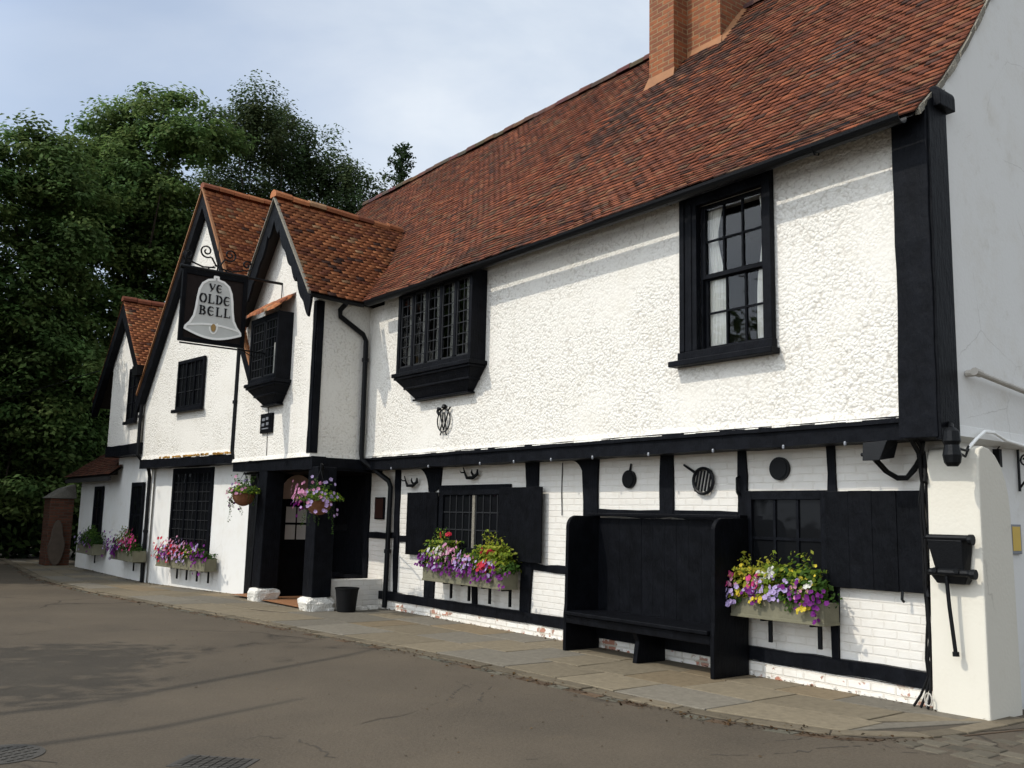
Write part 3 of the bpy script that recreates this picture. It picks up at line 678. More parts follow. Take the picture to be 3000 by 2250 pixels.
part('post', [(-6.10, 2.32), (-6.10, 1.0), (-6.11, .36)], [.05, .05, .04], -.033, .04)
part('post', [(-5.06, 2.32), (-5.06, 1.0), (-5.07, .36)], [.042, .042, .042], -.032, .04)
def brace(x0, x1, z0, z1, flip=1):     # curved knee brace below the jetty
    mb = MB(); L_ = []
    for t in np.linspace(0, math.pi/2, 9): L_.append((x0+(x1-x0)*(math.sin(t)), -.024, z0+(z1-z0)*(1-math.cos(t))))
    mb.prism([(x1, -.024, z0)]+L_[::1] if False else L_+[(x0+(x1-x0)*1.0, -.024, z0)], (0, .06, 0)); return mb
def knee(xp, xt, zt, zb):
    mb = MB(); pts = []
    for t in np.linspace(0, 1, 9):
        a = t*math.pi/2; pts.append((xt+(xp-xt)*math.sin(a), -.024, zt+(zb-zt)*(1-math.cos(a))))
    mb.prism(pts+[(xp, -.024, zt)], (0, .06, 0)); return mb.build('brace', 'timber', inn)
knee(-12.04, -12.36, 2.30, 1.93); knee(-8.50, -8.74, 2.30, 1.98)
part('rail', [(-13.88, 1.24), (-13.03, 1.25)], .045, -.022, .04)
part('rail', [(-12.87, 1.20), (-12.5, 1.21)], .05, -.024, .04)
part('rail', [(-9.98, .96), (-8.53, .94)], .045, -.022, .04, .012)
part('rail', [(-8.26, 1.66), (-6.16, 1.655)], .045, -.024, .04)
cp = MB()             # great corner post and its return
cp.timber([(-3.95, 5.12), (-3.95, 3.5), (-3.97, 2.30)], [.155, .155, .17], -.45, -.10, .005)
cp.build('corner_post', 'timber', inn, bevel=0.008)
cp = MB()
cp.hexa([(-3.82, -.44, 2.28), (-3.775, -.44, 2.28), (-3.775, -.13, 2.28), (-3.82, -.13, 2.28), (-3.82, -.42, 5.17), (-3.775, -.42, 5.17), (-3.775, -.12, 5.36), (-3.82, -.12, 5.36)])
cp.build('corner_board', 'timber2', inn, bevel=0.005)
cp = MB(); cp.prism([(-3.845, -.33, 5.14), (-3.715, -.33, 5.14)]+[(-3.78+.065*math.cos(t), -.33, 5.25+.075*math.sin(t)) for t in np.linspace(0, math.pi, 9)], (0, .26, 0))
cp.build('eaves_corbel', 'timber', inn, bevel=0.01)

# ---- gutters --------------------------------------------------------------
def gutter(name, path=None, r=.055, side=(0, -1, 0)):
    mb = MB(); path = [Vector(p) for p in path]; sd = Vector(side); n = 9
    pts = []; fs = []
    for p in path:
        for k in range(n):
            t = math.pi*k/(n-1); pts.append(tuple(p + sd*math.cos(t)*r + Vector((0, 0, -math.sin(t)*r))))
        for k in range(n):
            t = math.pi*(n-1-k)/(n-1); pts.append(tuple(p + sd*math.cos(t)*(r-.008) + Vector((0, 0, -math.sin(t)*(r-.008)))))
    m = 2*n
    for i in range(len(path)-1):
        for k in range(m): fs.append((i*m+k, i*m+(k+1) % m, (i+1)*m+(k+1) % m, (i+1)*m+k))
    fs += [tuple(range(m)), tuple(range((len(path)-1)*m, len(path)*m))]
    mb.add(pts, fs); return mb
gm = gutter('gutter', r=.075, path=[(-13.0, -.69, 4.965), (-11.2, -.69, 4.95), (-8.4, -.69, 4.955), (-6, -.69, 4.965), (-3.86, -.69, 4.99)])
for x in np.arange(-12.8, -3.9, 0.9): gm.tube([(x, -.62, 4.99), (x, -.64, 4.90), (x, -.70, 4.89), (x, -.755, 4.95)], .008, 6)
gm.build('gutter', 'iron', inn)
ff = MB()             # open rafter feet under the tiles and the wall plate
for x in np.arange(-13.2, -4.0, 0.42): ff.hexa([(x-.04, -.57, 4.955), (x+.04, -.57, 4.955), (x+.04, -.30, 5.18), (x-.04, -.30, 5.18), (x-.04, -.57, 5.02), (x+.04, -.57, 5.02), (x+.04, -.30, 5.27), (x-.04, -.30, 5.27)])
ff.timber([(-13.5, 5.17), (-4.1, 5.17)], .07, -.40, -.34, .003)
ff.build('rafter_feet', 'timber', inn)

def pipe(name, path, r=.04, label=None, clips=()):
    mb = MB(); mb.tube(path, r, 10)
    for c in clips: mb.lathe((c[0], c[1], c[2]), [(r*1.35, -.03), (r*1.35, .03)], 10)
    return mb.build(name, 'iron', inn, label=label)

# ---- windows --------------------------------------------------------------
def panes(mb, x0, x1, z0, z1, y, cols, rows, tilt=0.0015, gap=0.0):
    for i in range(cols):
        for j in range(rows):
            a, b = x0+(x1-x0)*i/cols+gap, x0+(x1-x0)*(i+1)/cols-gap; c, d = z0+(z1-z0)*j/rows+gap, z0+(z1-z0)*(j+1)/rows-gap
            t = [random.uniform(-tilt, tilt) for _ in range(3)]
            mb.add([(a, y+t[0], c), (b, y+t[1], c), (b, y+t[2], d), (a, y+t[0]+t[2]-t[1], d)], [(0, 1, 2, 3)])
def window(name, x0, x1, z0, z1, y, T=None, fr=.06, depth=.07, lights=1, cols=2, rows=3, bar=.018, barmat='timber', glass='glass_old', mull=.05, sill=0.05, label=None, tilt=.0012, back=0.05):
    f = MB(T); y1 = y+back
    f.box(x0, x0+fr, y, y1, z0, z1); f.box(x1-fr, x1, y, y1, z0, z1)
    f.box(x0+fr, x1-fr, y+.003, y1, z1-fr*1.2, z1); f.box(x0+fr, x1-fr, y+.003, y1, z0, z0+fr)
    xa, xb, za, zb = x0+fr, x1-fr, z0+fr, z1-fr*1.2
    lw_ = (xb-xa-mull*(lights-1))/lights
    for i in range(1, lights): f.box(xa+i*lw_+(i-1)*mull, xa+i*lw_+i*mull, y+.006, y1, za, zb)
    o = f.build(name, 'timber', inn, bevel=.006, label=label)
    p = MB(T); b = MB(T)
    for i in range(lights):
        a = xa+i*(lw_+mull); c = a+lw_
        panes(p, a, c, za, zb, y+.035, cols, rows, tilt)
        for k in range(1, cols): b.box(a+(c-a)*k/cols-bar/2, a+(c-a)*k/cols+bar/2, y+.018, y+.034, za, zb)
        for k in range(1, rows): b.box(a, c, y+.021, y+.032, za+(zb-za)*k/rows-bar/2, za+(zb-za)*k/rows+bar/2)
    p.build('pane', glass, o)
    if b.v: b.build('glazing_bars', barmat, o)
    if sill:
        s = MB(T); s.box(x0-.05, x1+.05, y-sill, y+.02, z0-.07, z0-.002); s.build('sill', 'timber', o, bevel=.006)
    return o
def shutter(x0, x1, z0, z1, y, nb=4, T=None, label=None):
    m = MB(T); w_ = (x1-x0)/nb
    for i in range(nb): m.box(x0+i*w_+.0009, x0+(i+1)*w_-.0009, y+random.uniform(-.0025, .0025), y+.025, z0+random.uniform(-.006, .006), z1+random.uniform(-.004, .004))
    m.box(x0+.04, x1-.04, y+.026, y+.045, z0+.12, z0+.2); m.box(x0+.04, x1-.04, y+.026, y+.045, z1-.2, z1-.12)
    return m.build('shutter', 'timber2', inn, bevel=.004, label=label)

# sash window with net curtains
f = MB()
f.box(-6.58, -6.34, -.43, -.36, 3.34, 5.12); f.box(-5.50, -5.40, -.43, -.36, 3.34, 5.12)
f.box(-6.34, -5.50, -.427, -.36, 4.90, 5.12); f.box(-6.56, -6.50, -.445, -.428, 3.34, 4.98); f.box(-6.44, -6.40, -.442, -.428, 3.34, 4.92)
f.box(-6.60, -5.39, -.438, -.36, 3.25, 3.34)
f.box(-6.34, -6.315, -.36, -.24, 3.34, 4.9); f.box(-5.525, -5.50, -.36, -.24, 3.34, 4.9)
sw = f.build('sash_window', 'timber', inn, bevel=.006)
s = MB(); s.box(-6.68, -5.36, -.50, -.36, 3.19, 3.25); s.build('sill', 'timber', sw, bevel=.008)
for (za, zb, yy) in ((4.10, 4.90, -.335), (3.34, 4.13, -.295)):
    b = MB(); xa, xb = -6.315, -5.525
    b.box(xa, xa+.035, yy-.018, yy+.018, za, zb); b.box(xb-.035, xb, yy-.018, yy+.018, za, zb)
    b.box(xa+.035, xb-.035, yy-.016, yy+.018, za, za+.045); b.box(xa+.035, xb-.035, yy-.016, yy+.018, zb-.04, zb)
    for k in (1, 2): xx = xa+.035+(xb-xa-.07)*k/3; b.box(xx-.010, xx+.010, yy-.013, yy+.012, za+.045, zb-.04)
    zz = (za+zb)/2; b.box(xa+.035, xb-.035, yy-.010, yy+.010, zz-.010, zz+.010)
    b.build('sash', 'timber', sw)
p = MB()
panes(p, -6.28, -5.56, 4.145, 4.86, -.333, 3, 2, .003); panes(p, -6.28, -5.56, 3.385, 4.09, -.293, 3, 2, .003)
p.build('pane', 'glass', sw)
def curtain(x0, x1, z0, z1, y, parent, gather=None, seed=1, T=None, mat='curtain'):
    rr = random.Random(seed); n = 36; m = MB(T); zs = np.linspace(z0, z1, 14); ph = rr.uniform(0, 6); pts = []
    for z in zs:
        k = 1.0 if gather is None else 0.55+0.45*min(1, abs(z-gather)/0.55)
        for i in range(n+1):
            t = i/n; xx = x0+(x1-x0)*t*k if x0 < x1 else x0-(x0-x1)*t*k
            pts.append((xx, y+.018*math.sin(t*n*1.05+ph)+.006*math.sin(z*6+t*9), z))
    m.add(pts, [(r_*(n+1)+i, r_*(n+1)+i+1, (r_+1)*(n+1)+i+1, (r_+1)*(n+1)+i) for r_ in range(13) for i in range(n)])
    return m.build('curtain', mat, parent, smooth=True)
curtain(-6.33, -6.07, 3.34, 4.86, -.255, sw, 4.55, 2); curtain(-5.47, -5.70, 3.34, 4.86, -.255, sw, 4.55, 3)
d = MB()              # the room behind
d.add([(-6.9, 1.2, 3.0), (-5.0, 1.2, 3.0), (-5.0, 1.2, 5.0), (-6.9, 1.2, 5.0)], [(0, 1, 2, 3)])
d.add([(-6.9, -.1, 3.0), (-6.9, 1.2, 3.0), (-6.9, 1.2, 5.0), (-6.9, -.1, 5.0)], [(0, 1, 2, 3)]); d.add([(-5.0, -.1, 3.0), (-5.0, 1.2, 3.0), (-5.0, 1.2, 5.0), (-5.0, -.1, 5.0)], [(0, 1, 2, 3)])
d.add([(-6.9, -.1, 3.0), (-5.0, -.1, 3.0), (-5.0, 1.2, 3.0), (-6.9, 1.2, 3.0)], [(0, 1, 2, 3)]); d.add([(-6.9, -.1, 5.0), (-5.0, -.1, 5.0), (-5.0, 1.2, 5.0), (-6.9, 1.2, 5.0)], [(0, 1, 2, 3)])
d.build('dark_room_fill', 'dark', sw)

def oriel(name, x0, x1, z0, z1, yf, yb, lights, cols, rows, frm=.07, corb=.30, label=None, curt=True, glass='glass'):
    """projecting box window on a tapering corbel"""
    f = MB(); sd = .07
    f.box(x0, x0+sd, yf, yb, z0, z1); f.box(x1-sd, x1, yf, yb, z0, z1)
    f.box(x0+sd, x1-sd, yf+.004, yb, z1-.09, z1); f.box(x0+sd, x1-sd, yf+.004, yb, z0, z0+.08)
    xa, xb, za, zb = x0+sd, x1-sd, z0+.08, z1-.09; mu = .055; lw_ = (xb-xa-mu*(lights-1))/lights
    for i in range(1, lights): f.box(xa+i*lw_+(i-1)*mu, xa+i*lw_+i*mu, yf+.008, yf+.07, za, zb)
    o = f.build(name, 'timber', inn, bevel=.006, label=label)
    p = MB(); b = MB()
    for i in range(lights):
        a = xa+i*(lw_+mu); c = a+lw_
        for (q0, q1, w0, w1) in ((a, a+.022, za, zb), (c-.022, c, za, zb), (a, c, za, za+.025), (a, c, zb-.025, zb)): b.box(q0, q1, yf+.022, yf+.046, w0, w1)
        panes(p, a, c, za, zb, yf+.04, cols, rows, .0015)
        for k in range(1, cols): b.box(a+(c-a)*k/cols-.006, a+(c-a)*k/cols+.006, yf+.030, yf+.038, za, zb)
        for k in range(1, rows): b.box(a, c, yf+.031, yf+.037, za+(zb-za)*k/rows-.006, za+(zb-za)*k/rows+.006)
    p.build('pane', glass, o); b.build('glazing_bars', 'lead', o)
    k = MB(); k.box(x0+.01, x1-.01, yb-.06, yb-.03, z0, z1); k.build('dark_room_fill', 'dark', o)  # near-black board paints in the unlit space behind the panes
    if curt:
        for i in range(lights):
            a = xa+i*(lw_+mu); curtain(a+lw_*.42, a+lw_*.96, za, zb, yf+.105, o, None, 10+i, mat='curtain_grey')
    s = MB(); s.box(x0-.05, x1+.05, yf-.05, yb, z0-.06, z0-.002)
    s.box(x0-.02, x1+.02, yf-.025, yb, z0-.10, z0-.062)
    s.hexa([(x0+.34, yb-.10, z0-.10-corb), (x1-.26, yb-.10, z0-.10-corb), (x1-.26, yb, z0-.10-corb), (x0+.34, yb, z0-.10-corb), (x0, yf, z0-.102), (x1, yf, z0-.102), (x1, yb, z0-.102), (x0, yb, z0-.102)])
    s.box(x0+.30, x1-.22, yb-.13, yb, z0-.125-corb, z0-.102-corb)
    f_ = .45; s.box(x0+.34*f_-.012, x1-.26*f_+.012, yf+(yb-.10-yf)*f_-.014, yb, z0-.10-corb*f_-.016, z0-.10-corb*f_+.016)
    s.build('corbel', 'timber', o, bevel=.008)
    return o
MT['curtain_grey'] = mat_plain('grey_curtain', (0.30, 0.30, 0.27), 0.9, 0.15, 5)
oriel('oriel_window', -12.16, -10.19, 3.70, 4.98, -.61, -.352, 5, 2, 7, label='five-light leaded oriel window under the main eaves')

# ground floor windows of the main range
w1 = window('window', -11.72, -9.98, 1.02, 2.03, -.045, fr=.12, lights=1, cols=9, rows=3, bar=.016, barmat='lead', sill=0, label='leaded window between two open shutters')
b = MB(); b.box(-10.86, -10.80, -.03, -.012, 1.14, 1.88); b.build('mullion', 'mortar', w1)
w2 = window('window', -6.05, -5.105, .98, 1.90, -.045, fr=.075, lights=1, cols=3, rows=2, bar=.028, sill=.04, label='three-pane dark window beside the bench')
shutter(-12.57, -11.705, .98, 1.93, -.075, 3, label='narrow left shutter folded flat on the wall')
shutter(-10.15, -9.23, 1.01, 1.98, -.10, 3, label='plain black shutter folded back right of the leaded window')
shutter(-5.10, -4.16, 1.02, 1.89, -.080, 4, label='broad four-board shutter near the corner of the inn')
h = MB(); h.tube([(-4.36, -.085, 1.03), (-4.36, -.10, .96), (-4.36, -.07, .94)], .012, 6); h.build('shutter_hook', 'iron', inn)
h = MB(); h.tube([(-4.14, -.10, 1.08), (-4.12, -.11, 1.0)], .025, 8); h.build('shutter_hinge', 'iron', inn)
h = MB(); h.tube([(-8.93, -.012, 2.28), (-8.94, -.012, 1.9), (-8.925, -.012, 1.62)], .006, 6); h.build('cable', 'lead', inn)
h = MB(); h.tube([(-15.27, -1.312, 3.40), (-15.26, -1.312, 3.27)], .007, 6); h.build('cable', 'lead', inn)
h = MB(); h.tube([(-15.24, -1.312, 2.93), (-15.23, -1.312, 2.54)], .006, 6); h.build('cable', 'lead', inn)
for x in (-12.62, -11.55, -10.25, -9.5, -8.75, -8.0, -7.1, -6.2, -5.35, -4.7):
    m = MB(); m.lathe((x, -.352, 2.285), [(.008, .03), (.013, .02), (.013, 0), (.007, -.012)], 8); m.build('lamp_holder', 'greymetal', inn)

# ---- porch ----------------------------------------------------------------
PA = (-14.88, 7.01); PSL = 1.216
pw = MB()
pw.add([(-16.78, -1.30, 2.48), (-13.53, -1.30, 2.48), (-13.53, -1.30, 5.18), (PA[0], -1.30, 6.85), (-16.45, -1.30, 5.03), (-16.78, -1.30, 4.75)], [(0, 1, 2, 3, 4, 5)])
pw.add([(-13.53, -1.30, 2.48), (-13.53, -.30, 2.48), (-13.53, -.30, 5.17), (-13.53, -1.30, 5.17)], [(0, 1, 2, 3)])
pw.hexa([(-16.78, -1.325, 2.47), (-13.51, -1.325, 2.46), (-13.51, -.30, 2.46), (-16.78, -.30, 2.47), (-16.78, -1.303, 2.54), (-13.528, -1.303, 2.54), (-13.528, -.30, 2.54), (-16.78, -.30, 2.54)])
pw.build('porch_wall', 'render', inn)
RB = (-15.1, 1.3)
def porch_map(side):
    def f(u, s):
        y = -1.60+u; xr = PA[0] + (RB[0]-PA[0])*u/2.9
        Ls = 1.62*math.hypot(1, PSL); t = s/Ls
        x = xr + side*1.62*(1-t); z = PA[1]-1.97*(1-t) - .03*math.sin(t*math.pi) - 0.02*math.sin(u*1.6)
        n = Vector((side*PSL, 0, 1)).normalized(); v = Vector((-side, 0, PSL)).normalized()
        return Vector((x, y, z)), Vector((0, 1, 0)), v, n
    return f
under_main = lambda P: P.y < -.62 or P.z > roof_z(P.y)-.06
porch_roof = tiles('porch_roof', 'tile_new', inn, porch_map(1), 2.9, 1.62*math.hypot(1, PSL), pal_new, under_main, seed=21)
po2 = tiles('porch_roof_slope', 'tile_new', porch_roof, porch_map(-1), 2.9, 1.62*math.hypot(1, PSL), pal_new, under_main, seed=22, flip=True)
ridge_run('ridge_tiles', (-14.88, -1.62, 7.05), (-15.1, 1.1, 7.0), .10, 'tile_new', 5, pal_new, parent=porch_roof)
u = MB()
for sd in (1, -1):
    u.add([(PA[0]+sd*1.56, -1.56, 4.98), (RB[0]+sd*1.56, 1.2, 4.98), (RB[0], 1.2, 6.87), (PA[0], -1.56, 6.87)], [(0, 1, 2, 3)])
u.build('roof_lining', 'soffit', porch_roof)
m = MB()
for sd in (1, -1):   # mortar verge line along the rakes
    m.hexa([(PA[0]+sd*1.63, -1.615, 5.0), (PA[0]+sd*1.63, -1.57, 5.0), (PA[0], -1.57, 6.98), (PA[0], -1.615, 6.98), (PA[0]+sd*1.63, -1.61, 5.045), (PA[0]+sd*1.63, -1.57, 5.045), (PA[0], -1.57, 7.03), (PA[0], -1.61, 7.03)])
m.build('verge_pointing', 'mortar', porch_roof)
for sd in (1, -1):
    bb = MB(); n = 26; top = []; bot = []
    for i in range(n+1):
        t = i/n; x = PA[0]+sd*1.64*t; z = PA[1]-.035-1.99*t
        k = (t*6.0) % 1.0; sc = .30+.055*(abs(math.sin(k*math.pi)))-(.08 if 0.86 < k else 0)
        top.append((x, -1.575, z)); bot.append((x, -1.575, z-sc*1.25 if t < .97 else z-.10))
    for i in range(n):
        bb.hexa([bot[i], bot[i+1], (bot[i+1][0], -1.535, bot[i+1][2]), (bot[i][0], -1.535, bot[i][2]), top[i], top[i+1], (top[i+1][0], -1.535, top[i+1][2]), (top[i][0], -1.535, top[i][2])])
    bb.build('bargeboard', 'timber', porch_roof)
part('corner_post', [(-13.585, 4.98), (-13.58, 2.52)], .055, -1.325, -1.28)
m = MB(); m.box(-13.55, -13.51, -1.30, -1.19, 2.52, 4.98); m.build('corner_board', 'timber', inn)
m = MB(); m.timber([(-16.8, 2.40), (-15, 2.38), (-13.47, 2.36)], .10, -1.29, -1.05, .008); m.box(-13.70, -13.49, -1.05, -.05, 2.30, 2.457); m.build('porch_beam', 'timber', inn)
gutter('gutter', [(-13.20, -1.60, 4.99), (-13.20, -.66, 4.96)], .05, (1, 0, 0)).build('gutter', 'iron', inn)
pipe('downpipe', [(-13.30, -.92, 4.95), (-13.44, -.95, 4.86), (-13.46, -.93, 4.76), (-13.46, -.50, 4.52), (-13.46, -.44, 4.42), (-13.46, -.43, 2.55), (-13.45, -.42, 2.45), (-13.12, -.10, 2.12), (-13.09, -.075, 2.02), (-13.13, -.075, .12)], .042,
     'downpipe from the porch eaves, cranked onto the lower wall', [(-13.46, -.44, 4.1), (-13.11, -.075, 1.0)])
# ground storey of the porch
def rough_block(cx, cy, cz, ax, ay, az, seed, n=9):
    """hacked stone: a box-ish lump with a broken surface"""
    rr = random.Random(seed); m = MB(); ph = [rr.uniform(0, 6) for _ in range(6)]; pts = []; k = n*2
    for j in range(n+1):
        v = -math.pi/2+math.pi*j/n
        for i in range(k):
            a = 2*math.pi*i/k; c = [math.cos(v)*math.cos(a), math.cos(v)*math.sin(a), math.sin(v)]
            c = [math.copysign(abs(q)**.42, q) for q in c]
            d = 1+.07*math.sin(5*c[0]+ph[0]+3*c[2])+.06*math.sin(7*c[1]+ph[1]-4*c[2])+rr.uniform(-.05, .05)
            pts.append((cx+ax*c[0]*d, cy+ay*c[1]*d, cz+az*c[2]*(1+.06*math.sin(6*c[0]+ph[2]))))
    m.add(pts, [(j*k+i, j*k+(i+1) % k, (j+1)*k+(i+1) % k, (j+1)*k+i) for j in range(n) for i in range(k)]); return m
for (xa, xb, xl, lab) in ((-15.62, -15.28, .05, 'left porch post on a white stone block'), (-13.60, -13.27, .0, 'right porch post on a rough white stone block')):
    m = MB(); m.hexa([(xa, -1.28, .30), (xb, -1.28, .30), (xb, -.95, .30), (xa, -.95, .30), (xa+xl, -1.28, 2.3), (xb+xl, -1.28, 2.3), (xb+xl, -.95, 2.3), (xa+xl, -.95, 2.3)])
    o = m.build('porch_post', 'timber', inn, bevel=.012, label=lab)
    rough_block((xa+xb)/2, -1.12, .13, .215, .225, .17, 60 if xl else 61).build('post_footing', 'stone_white', o)
m = MB(); m.box(-13.56, -13.36, -.95, .0, -.02, .55); m.build('porch_side_wall', 'wbrick', inn, bevel=.01)
rr = random.Random(4)
for i in range(5):
    x, y, r_ = -13.30+rr.uniform(-.05, .1), -1.2+i*.24, rr.uniform(.07, .12)
    rough_block(x, y, .05, r_, r_*.9, .10, 30+i).build('rubble_stone', 'stone_white', inn, smooth=False)
m = MB(); m.add([(-16.6, -1.25, .10), (-13.5, -1.25, .115), (-13.5, .3, .115), (-16.6, .3, .10)], [(0, 1, 2, 3)]); m.build('porch_floor', 'terracotta', inn)
m = MB()
m.box(-16.9, -15.80, -.95, .35, 0, 2.3); m.box(-16.9, -13.9, .30, .40, 0, 2.4); m.box(-16.9, -13.5, -1.04, .4, 2.26, 2.30)
m.box(-13.53, -13.47, -.95, -.62, 1.32, 1.40)
m.box(-15.3, -13.8, .05, .28, .48, .54); m.box(-15.25, -15.15, .06, .28, .1, .48)
m.build('porch_interior', 'timber2', inn)
m = MB(); m.add([(-15.795, -.76, .12), (-15.795, -.10, .12), (-15.795, -.10, 1.78), (-15.795, -.76, 1.78)], [(0, 1, 2, 3)])
m.box(-15.795, -15.765, -.79, -.73, .12, 1.80); m.box(-15.795, -15.765, -.14, -.08, .12, 1.80); m.box(-15.795, -15.768, -.73, -.14, 1.72, 1.80); m.box(-15.795, -15.77, -.73, -.14, .9, 1.0)
door = m.build('porch_door', 'timber2', inn)
m = MB(); 
for (ya, yb) in ((-.64, -.45), (-.42, -.23)):
    for (za, zb) in ((1.10, 1.36), (1.40, 1.68)): m.add([(-15.788, ya, za), (-15.788, yb, za), (-15.788, yb, zb), (-15.788, ya, zb)], [(0, 1, 2, 3)])
m.build('door_pane', 'sign_grey', door)
m = MB(); pts = [(-15.79, -.44-.34*math.cos(t), 1.82+.44*math.sin(t)) for t in np.linspace(0, math.pi, 15)]
m.prism(pts, (.015, 0, 0)); m.build('door_arch', 'plaster_pink', door)
part('post', [(-13.93, 2.3), (-13.93, .12)], .075, -.034, .05)

# porch oriel with its own little tiled roof
ori = oriel('oriel_window', -15.63, -14.44, 3.78, 4.93, -1.57, -1.302, 2, 4, 6, corb=.28, label='black leaded oriel window over the porch', curt=False, glass='glass_old')
m = MB(); m.box(-14.60, -14.56, -1.55, -1.53, 3.88, 4.4); m.build('curtain', 'curtain_grey', ori)
rr = random.Random(8); V = []; F = []; C = []
for k in range(4):
    for i in range(9):
        x0 = -15.72+i*.147; y0 = -1.68+k*.10; z0 = 4.95+k*.075; b = len(V); j = rr.uniform(-.012, .012)
        for q in ((0, 0, 0), (.14, 0, 0), (.14, .13, .10), (0, .13, .10)): V.append((x0+q[0], y0+q[1], z0+q[2]+j))
        for q in ((0, 0, .05), (.14, 0, .05), (.14, .13, .145), (0, .13, .145)): V.append((x0+q[0], y0+q[1], z0+q[2]+j))
        F += [[b+4, b+5, b+6, b+7], [b, b+1, b+5, b+4], [b+1, b+2, b+6, b+5], [b+3, b, b+4, b+7]]
        c = pal_new(0, 0, rr); C += [tuple(v*1.15 for v in c)]*4
fast_mesh('tiled_hood', np.array(V), np.array(F), 'tile_new', ori, np.array(C))

# ---- big gable ------------------------------------------------------------
GX, GZ, GS = -1.90, 8.22, 1.58
m = MB(T2)
def gz(x): return GZ-.08-GS*abs(x-GX)
m.add([(-4.42, 0, 2.66), (.02, 0, 2.66), (.02, 0, gz(.02)), (GX, 0, gz(GX)), (-4.42, 0, gz(-4.42))], [(0, 1, 2, 3, 4)])
m.add([(-4.42, 0, 2.6), (-4.42, 0, gz(-4.42)), (-4.42, 6, gz(-4.42)), (-4.42, 6, 2.6)], [(0, 1, 2, 3)])
for i in range(24):
    a, b_ = -4.42+i*.185, -4.42+(i+1)*.185; j = random.uniform(-.012, .012)
    m.hexa([(a, -.03+j*.4, 2.64+j), (b_, -.03+j*.4, 2.64+j), (b_, .05, 2.65), (a, .05, 2.65), (a, -.003, 2.73), (b_, -.003, 2.73), (b_, .05, 2.73), (a, .05, 2.73)])
m.build('gable_front', 'render', inn)
m = MB(T2); rr = random.Random(12)
for i in range(60):
    x = -3.6+rr.random()**.6*3.4; l_ = rr.uniform(.03, .12); m.box(x, x+l_, -.040, -.026, 2.65+rr.uniform(-.008, .004), 2.66+rr.uniform(.0, .03))
m.build('lichen', 'lichen', inn, kind='stuff')
m = MB(T2); m.timber([(-4.44, 2.545), (-2, 2.55), (.02, 2.555)], .085, -.02, .3, .008); m.build('jetty_beam', 'timber', inn)
m = MB(T2); m.add([(-4.55, .30, -.05), (.30, .30, -.05), (.30, .30, 2.5), (-4.55, .30, 2.5)], [(0, 1, 2, 3)]); m.add([(.30, .30, -.05), (.30, 1.5, -.05), (.30, 1.5, 2.5), (.30, .30, 2.5)], [(0, 1, 2, 3)])
m.build('lower_wall', 'render_smooth', inn)
def gable_map(T, gx, gz_, slope, half, side, y0, bell=.0):
    def f(u, s):
        Ls = half*math.hypot(1, slope); t = s/Ls
        x = gx+side*half*(1-t); z = gz_-slope*half*(1-t) - .03*math.sin(t*math.pi) - .02*math.sin(u*1.1+1)
        p = Vector(T(x, y0+u, z)); o_ = Vector(T(0, 0, 0))
        U = Vector(T(0, 1, 0))-o_; vv = Vector(T(-side, 0, slope))-o_; nn = Vector(T(side*slope, 0, 1))-o_
        return p, U.normalized(), vv.normalized(), nn.normalized()
    return f
GH = 2.60
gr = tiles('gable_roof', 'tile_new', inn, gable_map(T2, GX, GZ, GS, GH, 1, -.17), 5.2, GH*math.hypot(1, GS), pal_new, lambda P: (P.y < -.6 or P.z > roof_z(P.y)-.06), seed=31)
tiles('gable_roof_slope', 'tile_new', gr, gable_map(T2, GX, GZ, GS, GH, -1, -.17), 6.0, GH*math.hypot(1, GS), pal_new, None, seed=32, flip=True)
ridge_run('ridge_tiles', T2(GX, -.19, GZ+.03), T2(GX, 3.6, GZ+.03), .10, 'tile_new', 6, pal_new, parent=gr)
m = MB(T2)
for sd in (1, -1): m.add([(GX+sd*GH, -.14, GZ-.15-GS*GH), (GX+sd*GH, 5, GZ-.15-GS*GH), (GX, 5, GZ-.15), (GX, -.14, GZ-.15)], [(0, 1, 2, 3)])
m.build('roof_lining', 'soffit', gr)
m = MB(T2)
for sd in (1, -1): m.hexa([(GX+sd*(GH+.01), -.195, GZ-.05-GS*GH), (GX+sd*(GH+.01), -.14, GZ-.05-GS*GH), (GX, -.14, GZ-.05), (GX, -.195, GZ-.05), (GX+sd*(GH+.01), -.19, GZ+.015-GS*GH), (GX+sd*(GH+.01), -.14, GZ+.015-GS*GH), (GX, -.14, GZ+.015), (GX, -.19, GZ+.015)], None)
m.build('verge_pointing', 'terracotta', gr)
for sd in (1, -1):
    m = MB(T2); m.hexa([(GX+sd*GH, -.16, GZ-.42-GS*GH), (GX+sd*GH, -.02, GZ-.42-GS*GH), (GX, -.02, GZ-.42), (GX, -.16, GZ-.42), (GX+sd*GH, -.16, GZ-.055-GS*GH), (GX+sd*GH, -.02, GZ-.055-GS*GH), (GX, -.02, GZ-.055), (GX, -.16, GZ-.055)])
    m.build('bargeboard', 'timber', gr)
window('window', -2.72, -1.50, 3.63, 4.65, -.065, T2, fr=.06, lights=3, cols=2, rows=3, bar=.012, barmat='lead', sill=.06, label='three-light casement high in the big gable', tilt=.003)
window('window', -3.32, -1.46, .72, 2.44, .262, T2, fr=.09, lights=3, cols=3, rows=8, bar=.014, barmat='lead', sill=.06, label='tall leaded ground floor window of the big gable')
pipe('downpipe', [T2(-.05, -.06, 4.7), T2(-.06, -.06, 2.68), T2(.0, -.03, 2.55), T2(.42, .22, 2.28), T2(.46, .245, 2.15), T2(.36, .245, .12)], .042, 'downpipe between the porch and the big gable', [T2(-.06, -.06, 3.6), T2(.4, .245, .9)])

